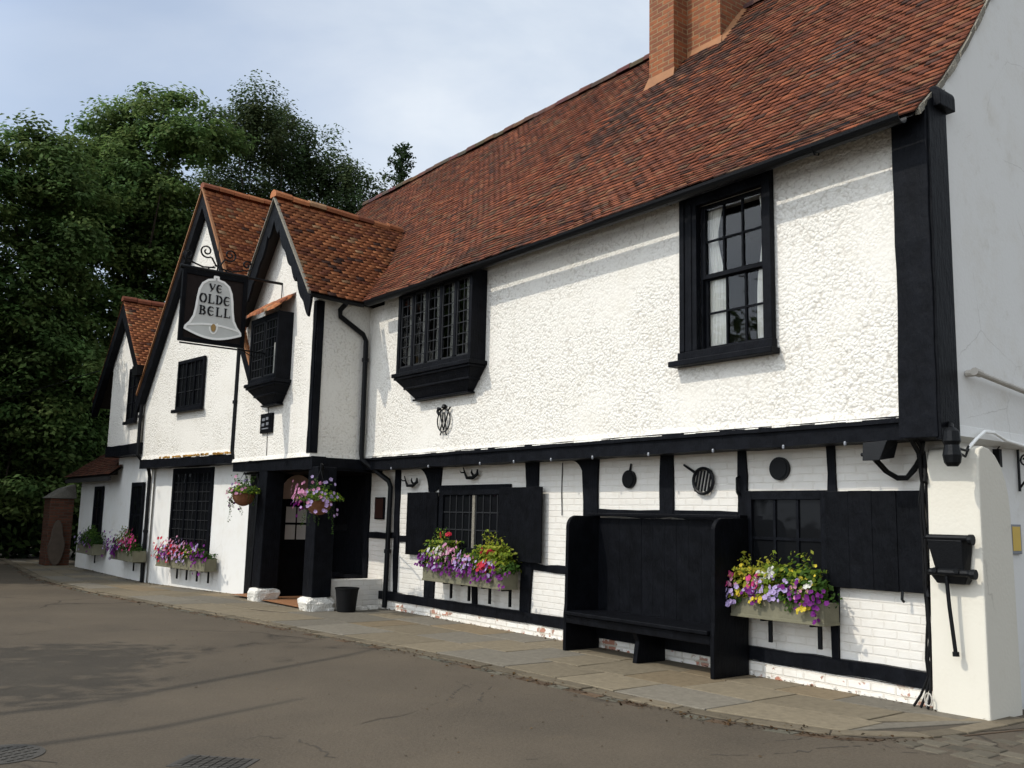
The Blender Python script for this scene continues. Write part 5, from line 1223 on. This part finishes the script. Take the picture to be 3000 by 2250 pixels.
GRN, LIME, DKG, GOLD = [(.07, .14, .025), (.05, .11, .02), (.09, .16, .03)], [(.26, .34, .03), (.20, .28, .03), (.34, .36, .05)], [(.03, .07, .018), (.045, .085, .02)], [(.44, .40, .045), (.34, .35, .04), (.30, .36, .05)]
def bedding(parent, T, x0, x1, y0, y1, z, mounds, sprays, seed, nleaf=260, trail=.13, yf=None):
    """mounds: (t along box, height, width, leaf colours); sprays: (part label, colour, [(t, dz, spread, count)], radius)"""
    rng = np.random.default_rng(seed); rr = random.Random(seed); Lf = Leaves(); W_ = x1-x0
    def put(P): return np.array([T(*p) for p in P])
    for (t, h, wd, cols) in mounds:
        n = int(nleaf*wd*h*14); q = np.clip(rng.normal(size=(n, 3)), -1.5, 1.5)*np.array([.42, .42, .34]); q[:, 2] = np.abs(q[:, 2])**.8
        P = np.stack([x0+W_*t+q[:, 0]*wd, (y0+y1)/2+q[:, 1]*(y1-y0)*1.1, z+q[:, 2]*h*1.15], 1)
        Nn = q*np.array([1, 1, .8])+np.array([0, -.6, .7])+rng.normal(size=(n, 3))*.55
        Lf.add(put(P), Nn, rng.uniform(.020, .042, n), cols, rng, .68)
        for k in range(max(2, int(9*wd/.3))):    # upright shoots that break the outline
            bx, hh = x0+W_*t+rr.uniform(-.45, .45)*wd, h*rr.uniform(.8, 1.12); m_ = 16; zz = np.linspace(.2, 1, m_)
            P = np.stack([bx+rng.normal(size=m_)*.022+(zz-.2)*rr.uniform(-.06, .06), (y0+y1)/2+rng.normal(size=m_)*.03-(zz*.04), z+zz*hh], 1)
            Lf.add(put(P), rng.normal(size=(m_, 3))*.7+np.array([0, -.5, .6]), rng.uniform(.016, .032, m_), cols, rng, .6)
    n = int(W_*330)       # low filling leaves and trailing stems over the front edge
    P = np.stack([rng.uniform(x0-.04, x1+.04, n), rng.uniform(y0-.05, y1, n), z+rng.uniform(-.03, .09, n)], 1)
    Lf.add(put(P), rng.normal(size=(n, 3))*.6+np.array([0, -.6, .6]), rng.uniform(.014, .028, n), GRN+DKG, rng)
    for k in range(int(W_*9)):
        bx = rr.uniform(x0, x1); d = rr.uniform(.3, 1)*trail; m_ = 14; zz = np.linspace(0, 1, m_)
        P = np.stack([bx+np.sin(zz*3+k)*.02+rng.normal(size=m_)*.012, np.full(m_, y0-.025)+rng.normal(size=m_)*.008, z+.01-zz*d], 1)
        Lf.add(put(P), rng.normal(size=(m_, 3))*.4+np.array([0, -1, .3]), rng.uniform(.010, .02, m_), GRN, rng)
    Lf.build('foliage', 'leaf', parent)
    for (lab, col, spots, rad) in sprays:
        m = MB()
        for (t, dz, sp, cnt) in spots:
            for i in range(int(cnt*1.7)):
                xx = x0+W_*t+max(-1.3, min(1.3, rr.gauss(0, .62)))*sp; zz = z+dz+.028+max(-1.2, min(1.2, rr.gauss(0, .5)))*sp*.7; yy = y0-.035-rr.random()*.05+max(0, dz-.02)*.25
                nv = Vector((rr.uniform(-.5, .5), -1, rr.uniform(-.1, .7))); nv = Vector(T(*nv))-Vector(T(0, 0, 0))
                blossom(m, T(xx, yy, zz), nv, rad*rr.uniform(.50, .92), col, rr)
        m.build('blossoms', 'petal', parent, label=lab)
def window_box(label, T, x0, x1, y0, y1, z0, z1, brackets, mounds, sprays, seed, nleaf=260, trail=.13):
    b = thing('window_box', label, 'window box', T((x0+x1)/2, y1, z0), 'window boxes along the front')
    m = MB(T); nbd = 3; hh = (z1-z0)/1
    m.box(x0, x1, y0, y0+.02, z0, z1); m.box(x0, x1, y1-.02, y1, z0, z1); m.box(x0, x0+.02, y0+.02, y1-.02, z0, z1); m.box(x1-.02, x1, y0+.02, y1-.02, z0, z1)
    m.box(x0+.02, x1-.02, y0+.02, y1-.02, z0, z1-.03); m.box(x0-.006, x1+.006, y0-.008, y1, z0-.018, z0+.012)
    m.build('trough', 'trough', b, bevel=.004)
    for t in brackets:
        xb = x0+(x1-x0)*t; m = MB(T)
        m.box(xb-.017, xb+.017, y1-.035, y1-.008, z0-.25, z0-.02); m.box(xb-.015, xb+.015, y0+.08, y1-.035, z0-.045, z0-.02); m.build('bracket', 'iron', b)
    bedding(b, T, x0, x1, y0, y1, z1-.01, mounds, sprays, seed, nleaf, trail)
    return b
window_box('weathered trough of yellow-green foliage, lilac and purple flowers right of the bench', idT, -6.02, -4.97, -.34, -.10, .70, .88, (.30, .82),
    [(.22, .40, .30, GOLD), (.38, .36, .24, GOLD+LIME), (.42, .46, .08, LIME), (.70, .42, .30, GRN+LIME), (.84, .28, .18, GRN), (.60, .30, .2, GRN)],
    [('lilac blooms', LIL, [(.02, .0, .10, 9), (.36, .05, .12, 9), (.50, .04, .12, 9), (.68, .10, .10, 8), (.05, -.10, .06, 5), (.52, .18, .03, 2)], .034),
     ('deep purple blooms', PURP, [(.28, .0, .12, 8), (.72, .07, .10, 7), (.93, .02, .16, 12), (.93, -.10, .12, 6)], .032),
     ('pink and red blooms', HOT, [(.02, .18, .06, 4), (-.07, .06, .10, 8), (.28, .15, .06, 7), (.30, .10, .05, 4)], .036),
     ('pale pink blooms', PINK, [(.0, .10, .10, 10), (.78, .07, .08, 6), (.30, .13, .06, 5)], .030),
     ('white blooms', WHT, [(.42, .20, .07, 10), (.38, .13, .06, 8), (.88, .13, .05, 3), (.46, .26, .05, 4)], .028),
     ('yellow blooms', YEL, [(.34, -.03, .06, 7), (.84, -.07, .05, 7), (.15, .0, .05, 3), (.22, .20, .12, 8), (.82, .2, .15, 6)], .026)], 101)
window_box('long weathered trough of mixed flowers under the leaded window with two shutters', idT, -11.62, -9.68, -.34, -.10, .67, .88, (.22, .45, .70, .93),
    [(.17, .52, .42, GRN+LIME), (.06, .30, .3, GRN+LIME), (.40, .24, .4, GRN), (.62, .30, .3, GRN+LIME), (.80, .48, .38, LIME+GOLD), (.90, .36, .3, LIME), (.97, .16, .2, GRN)],
    [('purple blooms', PURP, [(.03, .02, .14, 12), (.22, .0, .2, 12), (.36, -.05, .22, 16), (.56, -.04, .2, 12), (.72, -.06, .2, 14), (.95, -.08, .24, 18), (.08, .08, .14, 8)], .036),
     ('lilac blooms', LIL, [(.08, .06, .16, 9), (.52, .03, .16, 14), (.65, .06, .2, 9), (.86, .04, .14, 7), (.24, -.02, .14, 7), (.5, .15, .06, 6)], .036),
     ('pale pink blooms', PINK, [(.32, .12, .2, 18), (.46, .09, .2, 12), (.60, .10, .14, 8), (.40, .2, .16, 10)], .036),
     ('white blooms', WHT, [(.22, .14, .16, 14), (.28, .18, .12, 9)], .034),
     ('red blooms', RED, [(.80, .04, .12, 12), (.84, .22, .07, 5), (.30, .42, .03, 2), (.20, .42, .03, 2), (.76, .24, .04, 2)], .04)], 102)
window_box('trough of red, pink and lilac flowers under the tall window of the big gable', T2, -3.22, -1.0, .0, .24, .44, .66, (.25, .45, .66, .88),
    [(.12, .2, .4, GRN), (.35, .22, .5, DKG+GRN), (.62, .26, .4, GRN+LIME), (.88, .14, .4, DKG)],
    [('red blooms', RED, [(.08, .10, .3, 18), (.30, .05, .3, 12), (.46, .12, .2, 8)], .045), ('pink blooms', PINK, [(.36, .1, .3, 18), (.52, .08, .3, 16), (.25, .12, .3, 10)], .042),
     ('lilac blooms', LIL, [(.42, .08, .3, 14), (.58, -.02, .2, 8), (.30, .0, .3, 6), (.82, .14, .14, 5)], .042), ('dark purple blooms', PURP, [(.85, .03, .4, 22), (.2, .0, .3, 10), (.98, .04, .2, 8)], .042)], 103, 150)
window_box('short trough with white, red and purple flowers under the far sash window', idT, -22.7, -20.95, -1.78, -1.50, .46, .68, (.55, .88),
    [(.35, .46, .7, GRN+LIME), (.12, .26, .4, GRN), (.7, .24, .5, GRN)],
    [('white blooms', WHT, [(.52, .24, .4, 22), (.36, .22, .3, 8)], .045), ('red blooms', HOT, [(.70, .14, .3, 14), (.90, .18, .3, 16), (.50, .1, .2, 6)], .048), ('purple blooms', PURP, [(.08, .02, .5, 24), (.28, -.04, .3, 14)], .045), ('lilac blooms', LIL, [(.0, .05, .4, 14), (.62, .12, .3, 6)], .045)], 104, 90)
window_box('shaded trough of dark green leaves under the lean-to window', idT, -25.9, -24.3, -1.78, -1.50, .46, .70, (.5,),
    [(.3, .32, .7, DKG+GRN), (.6, .42, .7, GRN), (.05, .2, .4, DKG), (.9, .2, .5, DKG)],
    [('dull lilac blooms', (.30, .24, .40), [(.3, .04, .4, 10), (.6, .04, .4, 8)], .04), ('purple blooms', PURP, [(.8, .02, .4, 10)], .04)], 105, 80)
def basket(label, c, hook, seed, cols, rad, leafw, thin):
    b = thing('hanging_basket', label, 'hanging basket', c, 'hanging baskets at the porch')
    m = MB(); pr = [(.19*math.cos(t), -.19*math.sin(t)) for t in np.linspace(math.pi/2-.02, 0, 8)]; m.lathe(c, [(max(r_, .01), z) for r_, z in pr]+[(.195, .03), (.17, .03), (.16, .0)], 18); m.build('bowl', 'basket', b)
    m = MB()
    for a in (0.3, 2.4, 4.5): m.tube([(c[0]+.185*math.cos(a), c[1]+.185*math.sin(a), c[2]+.02), (c[0], c[1], hook[2]-.08)], .004, 5)
    m.tube([(c[0], c[1], hook[2]-.09), (c[0], c[1], hook[2]+.01)], .006, 5); m.build('chain', 'iron', b)
    rng = np.random.default_rng(seed); rr = random.Random(seed); Lf = Leaves(); n = 1100
    q = rng.normal(size=(n, 3)); q /= np.linalg.norm(q, axis=1, keepdims=True); q *= rng.uniform(.35, 1, (n, 1)); q[:, 2] = np.abs(q[:, 2])*.8-.08
    P = np.array(c)+q*np.array([leafw, leafw*.9, .22])+np.array([0, 0, .04]); Lf.add(P, q+np.array([0, -.3, .6])+rng.normal(size=(n, 3))*.4, rng.uniform(.016, .032, n), GRN+LIME[:1], rng)
    for k in range(13):
        a = rr.uniform(0, 6.28); l_ = rr.uniform(.12, .42) if k < 11 else .5; m_ = 18; zz = np.linspace(0, 1, m_)
        P = np.stack([c[0]+(.19+.05*zz)*math.cos(a)+np.sin(zz*4+k)*.02, c[1]+(.19+.05*zz)*math.sin(a)+rng.normal(size=m_)*.012, c[2]+.04-zz*l_], 1); Lf.add(P, rng.normal(size=(m_, 3))+np.array([0, -.6, .3]), rng.uniform(.012, .024, m_), GRN, rng)
    for k in range(10):
        m_ = 12; zz = np.linspace(.2, 1, m_); a = rr.uniform(0, 6.28); l_ = rr.uniform(.16, .34)
        P = np.stack([c[0]+zz*l_*.8*math.cos(a), c[1]+zz*l_*.8*math.sin(a), c[2]+.1+zz*l_*.75], 1)+rng.normal(size=(m_, 3))*.014; Lf.add(P, rng.normal(size=(m_, 3))+np.array([0, -.5, .6]), rng.uniform(.014, .028, m_), GRN, rng)
    Lf.build('foliage', 'leaf', b)
    for (lab, col, n_, (ax, az, sp)) in cols:
        m = MB()
        for i in range(n_):
            th = math.radians(ax)+rr.gauss(0, 1)*sp; zz = az+rr.gauss(0, .09); rr_ = leafw*rr.uniform(.7, 1.02)
            p = (c[0]+rr_*math.cos(th), c[1]+rr_*math.sin(th)*.95, c[2]+zz); blossom(m, p, (math.cos(th), math.sin(th), .25), rad*rr.uniform(.8, 1.2), col, rr)
        m.build('blossoms', 'petal', b, label=lab)
basket('smaller hanging basket with sparse pink flowers at the left of the porch', (-15.61, -1.52, 1.86), (-15.61, -1.52, 2.35), 201,
    [('pink blooms', PINK, 15, (-70, .08, .7)), ('dark purple blooms', (.16, .03, .17), 14, (190, -.08, .5)), ('lilac blooms', LIL, 7, (170, .24, .6))], .026, .33, 0)
basket('fuller hanging basket with pink, purple and lilac flowers at the right porch post', (-12.72, -1.50, 1.74), (-12.72, -1.50, 2.3), 202,
    [('pink blooms', (.66, .28, .46), 60, (-110, .13, .8)), ('deep purple blooms', PURP, 26, (195, -.02, .45)), ('magenta blooms', (.45, .04, .32), 10, (200, .03, .5)), ('lilac blooms', (.58, .40, .70), 26, (-10, -.03, .6)), ('pale blooms', LIL, 10, (-20, .2, .5))], .027, .42, 0)
hk = MB(); hk.tube([(-15.61, -1.28, 2.44), (-15.61, -1.45, 2.45), (-15.61, -1.52, 2.40), (-15.61, -1.52, 2.34)], .010, 6); hk.build('basket_hook', 'iron', inn)
hk = MB(); hk.tube([(-13.27, -1.18, 2.27), (-12.95, -1.36, 2.31), (-12.72, -1.50, 2.31), (-12.72, -1.50, 2.28)], .011, 6); hk.tube([(-13.27, -1.18, 2.1), (-12.95, -1.36, 2.29)], .008, 6); hk.build('basket_hook', 'iron', inn)

# ---- trees ----------------------------------------------------------------
def tree(name, label, base, crown, trunk_h, trunk_r, cols, seed, leaf=(.11, .2), per=230, rc=(.8, 1.5), up_=.5, flat=.7, kindcat='tree', group=None, limbs=7, tintv=.35):
    t = thing(name, label, kindcat, base, group); rng = np.random.default_rng(seed); rr = random.Random(seed); bx, by, bz = base
    tips = []; Lf = Leaves()
    for (c, rad, ncl) in crown:
        c = np.array(c)
        d = rng.normal(size=(ncl, 3)); d /= np.linalg.norm(d, axis=1, keepdims=True)
        f = np.where(rng.random(ncl) < .72, rng.uniform(.74, 1.05, ncl), rng.uniform(.2, .74, ncl))
        Cc = c + d*np.array(rad)*f[:, None]
        for i in range(ncl):
            R_ = rng.uniform(*rc); n = int(per*(R_/rc[1])**2*rng.uniform(.7, 1.2))
            q = rng.normal(size=(n, 3)); q /= np.linalg.norm(q, axis=1, keepdims=True); q *= (rng.random((n, 1))**.45)
            q *= (1+.35*np.sin(q[:, :1]*7+i)*np.cos(q[:, 1:2]*6-i))
            P = Cc[i] + q*np.array([R_, R_, R_*flat])
            Nn = q*.8 + d[i]*.35 + np.array([0, 0, up_]) + rng.normal(size=(n, 3))*.45
            tint = (1+rng.uniform(-tintv, tintv))*np.array([1+rng.uniform(-.1, .18), 1, 1])
            Lf.add(P, Nn, rng.uniform(leaf[0], leaf[1], n), cols, rng, .62, .22, tint)
            if f[i] > .7: tips.append(Cc[i])
    Lf.build('crown', 'leaf', t)
    m = MB(); top = Vector((bx+rr.uniform(-.3, .3), by, bz+trunk_h)); m.tube([base, (bx+.05, by, bz+trunk_h*.35), (bx-.08, by+.05, bz+trunk_h*.7), tuple(top)], [trunk_r*1.3, trunk_r, trunk_r*.8, trunk_r*.55], 10)
    rr.shuffle(tips)
    for p in tips[:limbs*2]:
        p = Vector(p); s0 = Vector((bx, by, bz+trunk_h*rr.uniform(.35, .95))); mid = s0.lerp(p, .5)+Vector((0, 0, -.4*rr.random()))
        m.tube([s0, mid, s0.lerp(p, .97)], [trunk_r*.22, trunk_r*.12, trunk_r*.04], 6)
    m.build('trunk', 'bark', t)
    return t
MID = [(.118, .196, .058), (.096, .170, .050), (.145, .222, .068)]
DRK2 = [(.078, .116, .048), (.094, .134, .056), (.062, .098, .042)]
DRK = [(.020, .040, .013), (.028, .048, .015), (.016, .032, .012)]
def blobs(L_, k=12): return [((x, y, z), (r_*.92, r_*.92, r_*.88), max(4, int(k*r_*r_))) for x, y, z, r_ in L_]
tree('chestnut_tree', 'tallest broad green tree behind the far gable, with a rounded leafy crown', (-37.0, 2.0, 0),
     blobs([(-33.9, 1.7, 16.0, 1.33), (-35.7, 1.1, 15.5, 1.52), (-32.9, 2.5, 14.9, 1.43), (-36.1, 0.2, 15.0, 1.60), (-34.3, 1.6, 13.2, 2.35), (-33.4, 3.5, 15.3, 1.04), (-36.5, 0.9, 12.3, 2.59), (-34.5, 3.4, 11.9, 2.09), (-36.0, 2.2, 9.5, 2.81), (-35.1, 0.6, 7.4, 2.70), (-36.6, 3.7, 7.5, 2.72), (-35.6, 1.6, 11.3, 2.2), (-35.8, -0.4, 13.4, 1.7), (-35.2, 2.9, 10.4, 2.0), (-36.6, 2.0, 13.6, 1.9)]), 11, .5, MID, 301, leaf=(.065, .12), per=270, rc=(.45, .95), up_=1.1, flat=.46, tintv=.35)
tree('beech_tree', 'darker bushy evergreen tree standing behind the two nearer gable roofs', (-37.0, 8.2, 0),
     blobs([(-34.6, 5.7, 17.3, 1.49), (-35.8, 5.3, 16.6, 1.51), (-36.3, 7.8, 17.2, 1.72), (-36.0, 8.9, 16.5, 1.64), (-36.5, 7.2, 15.0, 2.30), (-34.9, 9.3, 15.2, 1.44), (-33.8, 9.9, 14.8, 1.12), (-33.6, 10.2, 13.9, 0.81), (-36.8, 9.2, 14.1, 2.19), (-36.7, 6.2, 13.5, 1.97), (-34.0, 9.4, 13.2, 1.32), (-37.2, 4.8, 14.8, 1.37), (-36.8, 8.0, 11.5, 2.6)], 15), 12, .5, DRK2, 302, leaf=(.05, .10), rc=(.35, .7), per=240, up_=1.2, flat=1.2, tintv=.3)
tree('chestnut_tree', 'wide green tree at the left edge spreading low over the street', (-35.8, -1.6, 0),
     blobs([(-33.0, -2.9, 12.7, 1.42), (-32.1, -2.0, 12.8, 1.53), (-34.3, -2.9, 11.0, 2.25), (-32.6, -1.4, 10.5, 1.90), (-33.7, -2.2, 8.4, 2.44), (-32.3, -4.3, 11.2, 1.88), (-34.0, -2.2, 5.9, 2.82), (-33.2, -0.8, 5.4, 2.26), (-33.7, -1.7, 3.3, 2.53), (-35.1, -3.5, 7.0, 2.64)]), 9, .45, MID, 303, leaf=(.065, .12), per=270, rc=(.45, .95), up_=1.1, flat=.46, tintv=.35)
def spire(name, label, base, h, rad, seed, cols):
    t = thing(name, label, 'tree', base); rng = np.random.default_rng(seed); rr = random.Random(seed); Lf = Leaves(); m = MB()
    m.tube([base, (base[0], base[1], base[2]+h)], [.22, .02], 8)
    for k in range(64):
        f = (k/64)**.9; z = base[2]+h*(.30+.70*f); r_ = rad*(1-f)**.75*rr.uniform(.55, 1.25)+.10; a = k*2.4+rr.uniform(-.4, .4); n = 90; s_ = rng.random(n)
        P = np.stack([base[0]+np.cos(a)*r_*s_, base[1]+np.sin(a)*r_*s_, z+s_*r_*.42], 1)+rng.normal(size=(n, 3))*np.array([.13, .13, .13])*(1.1-s_[:, None]*.4); Lf.add(P, rng.normal(size=(n, 3))+np.array([0, 0, .6]), rng.uniform(.06, .13, n), cols, rng, .5)
        m.tube([(base[0], base[1], z), (base[0]+math.cos(a)*r_, base[1]+math.sin(a)*r_, z+r_*.42)], [.03, .01], 5)
    Lf.build('crown', 'leaf', t); m.build('trunk', 'bark', t)
spire('conifer_tree', 'thin pointed conifer top rising behind the main roof ridge', (-35.2, 12.7, 0), 18.3, 3.4, 304, [(.035, .062, .022), (.028, .052, .02)])
tree('unseen_roadside_tree', 'leafy roadside tree at the far left shading the end of the inn', (-28.2, -9.6, 0), [((-27.7, -8.9, 8.4), (3.7, 3.3, 3.6), 300)], 7, .35, MID, 305, per=240, leaf=(.13, .22))
tree('unseen_roadside_tree', 'second roadside tree further left beyond the first', (-40.0, -11.5, 0), [((-39, -11.2, 9.0), (5.5, 4.6, 5.4), 260)], 7, .4, MID, 306, per=220, leaf=(.15, .24))
fly = tree('street_tree', 'tree across the road behind the camera with long bare boughs', (-9.6, -16.6, 0), [((-11.5, -12.0, 6.8), (1.0, .9, .5), 9), ((-12.5, -11.3, 6.8), (1.0, .7, .4), 7), ((-10.2, -17.4, 8.2), (2.4, 2.0, 1.7), 50)], 6.5, .28, MID, 307, per=110, leaf=(.09, .15), rc=(.5, .9), limbs=3)
m = MB(); m.tube([(-9.6, -16.6, 5.6), (-9.4, -13.6, 6.4), (-9.9, -11.3, 6.6), (-11.0, -8.6, 6.5), (-11.5, -7.7, 6.5)], [.09, .07, .06, .04, .015], 8)
m.tube([(-9.6, -16.6, 5.2), (-8.4, -13.4, 6.3), (-8.7, -11.2, 6.5), (-9.15, -9.9, 6.5)], [.08, .06, .05, .02], 8); m.build('bough', 'bark', fly)
# hedge under the trees and the wood beyond
Lf = Leaves(); rng = np.random.default_rng(401)
for i in range(260):
    y = rng.uniform(-9, 16); x = -33.8-abs(rng.normal())*1.2; z = 5.4*rng.random()**1.4+.1; n = 170; q = rng.normal(size=(n, 3))*.55
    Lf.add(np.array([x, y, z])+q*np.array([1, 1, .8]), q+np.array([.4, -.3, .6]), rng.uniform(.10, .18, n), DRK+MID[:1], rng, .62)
for (x_, y_, z_, lab) in ((-24.5, -17.6, 6.6, 'unseen roadside tree added opposite the porch gables to block sky glow'), (-32.5, -17.0, 7.4, 'unseen roadside tree added opposite the far gable to block sky glow'), (-41.5, -17.5, 7.6, 'unseen roadside tree added furthest from the inn to block sky glow')):
    tree('unseen_roadside_tree', lab, (x_, y_-.6, 0), [((x_, y_, z_), (4.2, 3.4, 4.0), 150), ((x_, y_, 2.6), (4.0, 3.0, 2.2), 60)], 6, .35, MID, int(-x_), per=120, leaf=(.17, .28), group='added sky-blocking trees opposite')  # trees out of view, added to block sky glow on the left end
L2 = Leaves(); rng2 = np.random.default_rng(402)
for i in range(150):
    q = rng2.normal(size=(110, 3))*.62; c_ = np.array([rng2.uniform(-56, -21), -13.6+rng2.normal()*.4, 3.4*rng2.random()**.8+.2]); L2.add(c_+q*np.array([1, .8, .8]), q+np.array([0, .4, .6]), rng2.uniform(.14, .24, 110), DRK, rng2, .62)
hd2 = thing('hedge', 'unseen dark hedge added across the street to block low sky glow', 'hedge', (-38, -13.6, 0)); L2.build('foliage', 'leaf', hd2)  # out of view, added to keep low sky glow off the left end
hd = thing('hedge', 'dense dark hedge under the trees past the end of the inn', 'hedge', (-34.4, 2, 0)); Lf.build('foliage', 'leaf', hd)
m = MB()
for k in range(18): y = -9+k*1.42; m.tube([(-34.6, y, -.1), (-34.5, y+.2, 2.4), (-34.3, y, 4.6)], [.07, .05, .02], 6)
m.build('stems', 'bark', hd)
Lf = Leaves()
for i in range(330):
    a = R(rng.uniform(-6, 40)); d_ = rng.uniform(52, 62); x, y = -math.cos(a)*d_, -7.7+math.sin(a)*d_; z = rng.uniform(.5, 11+2*math.sin(a*17)); n = 120; q = rng.normal(size=(n, 3))*1.1
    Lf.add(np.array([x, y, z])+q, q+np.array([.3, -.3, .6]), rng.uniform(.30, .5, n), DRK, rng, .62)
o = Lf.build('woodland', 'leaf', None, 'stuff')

# dead leaves and grit caught along the gutter and the foot of the walls
Lf = Leaves(); rng = np.random.default_rng(77); n = 1500; xx = -3.6-24*rng.random(n)**1.3; wl = rng.random(n)
yy = np.where(wl < .62, np.array([kerb_y(q) for q in xx])-.07+rng.normal(size=n)*.07, np.array([wall_y(q) for q in xx])-.20+rng.normal(size=n)*.05)
zz = np.array([ground_z(q) for q in xx])+np.where(yy < np.array([kerb_y(q) for q in xx]), -.002, .012)
Lf.add(np.stack([xx, yy, zz], 1), rng.normal(size=(n, 3))*.25+np.array([0, 0, 1]), rng.uniform(.008, .024, n), [(.10, .055, .025), (.07, .042, .022), (.13, .08, .035), (.05, .035, .02)], rng, .7)
n = 160; Lf.add(np.stack([rng.uniform(-14, -3.5, n), rng.uniform(-5, -1.7, n), np.full(n, ground_z(-8)-.008)], 1), rng.normal(size=(n, 3))*.15+np.array([0, 0, 1]), rng.uniform(.006, .016, n), [(.16, .10, .05), (.06, .04, .025)], rng, .7)
o = Lf.build('leaf_litter', 'leaf', None, 'stuff')
# ---- gate pier and wire at the far end -----------------------------------
gp = thing('gate_pier', 'old red brick gate pier with a sloping grey stone cap', 'gate pier', (-28.3, -1.75, 0))
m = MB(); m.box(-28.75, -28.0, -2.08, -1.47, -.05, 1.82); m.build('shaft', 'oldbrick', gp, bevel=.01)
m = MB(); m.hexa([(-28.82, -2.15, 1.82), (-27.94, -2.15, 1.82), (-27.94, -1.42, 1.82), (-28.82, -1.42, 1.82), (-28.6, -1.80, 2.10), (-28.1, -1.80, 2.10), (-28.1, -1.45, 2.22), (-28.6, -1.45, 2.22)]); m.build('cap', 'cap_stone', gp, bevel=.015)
bs = MB(); bs.prism([(-27.93, -1.86+.16*math.cos(t)*(1 if math.sin(t) > 0 else 1.35), .62+(.62*math.sin(t))) for t in np.linspace(0, 2*math.pi, 22)[:-1]], (.10, 0, 0))
tag(bs.build('leaning_stone', 'dark_stone', bevel=.03), 'rounded brownish stone slab leaning on the gate pier', 'stone')
wr = MB(); a, b_ = Vector((-24.6, -1.9, 5.0)), Vector((-60, -9.5, 6.2))
wr.tube([tuple(a.lerp(b_, t)+Vector((0, 0, -1.1*math.sin(math.pi*t)))) for t in np.linspace(0, 1, 16)], .011, 5)
tag(wr.build('overhead_wire', 'rubber'), 'thin overhead wire running left from the far gable', 'wire')
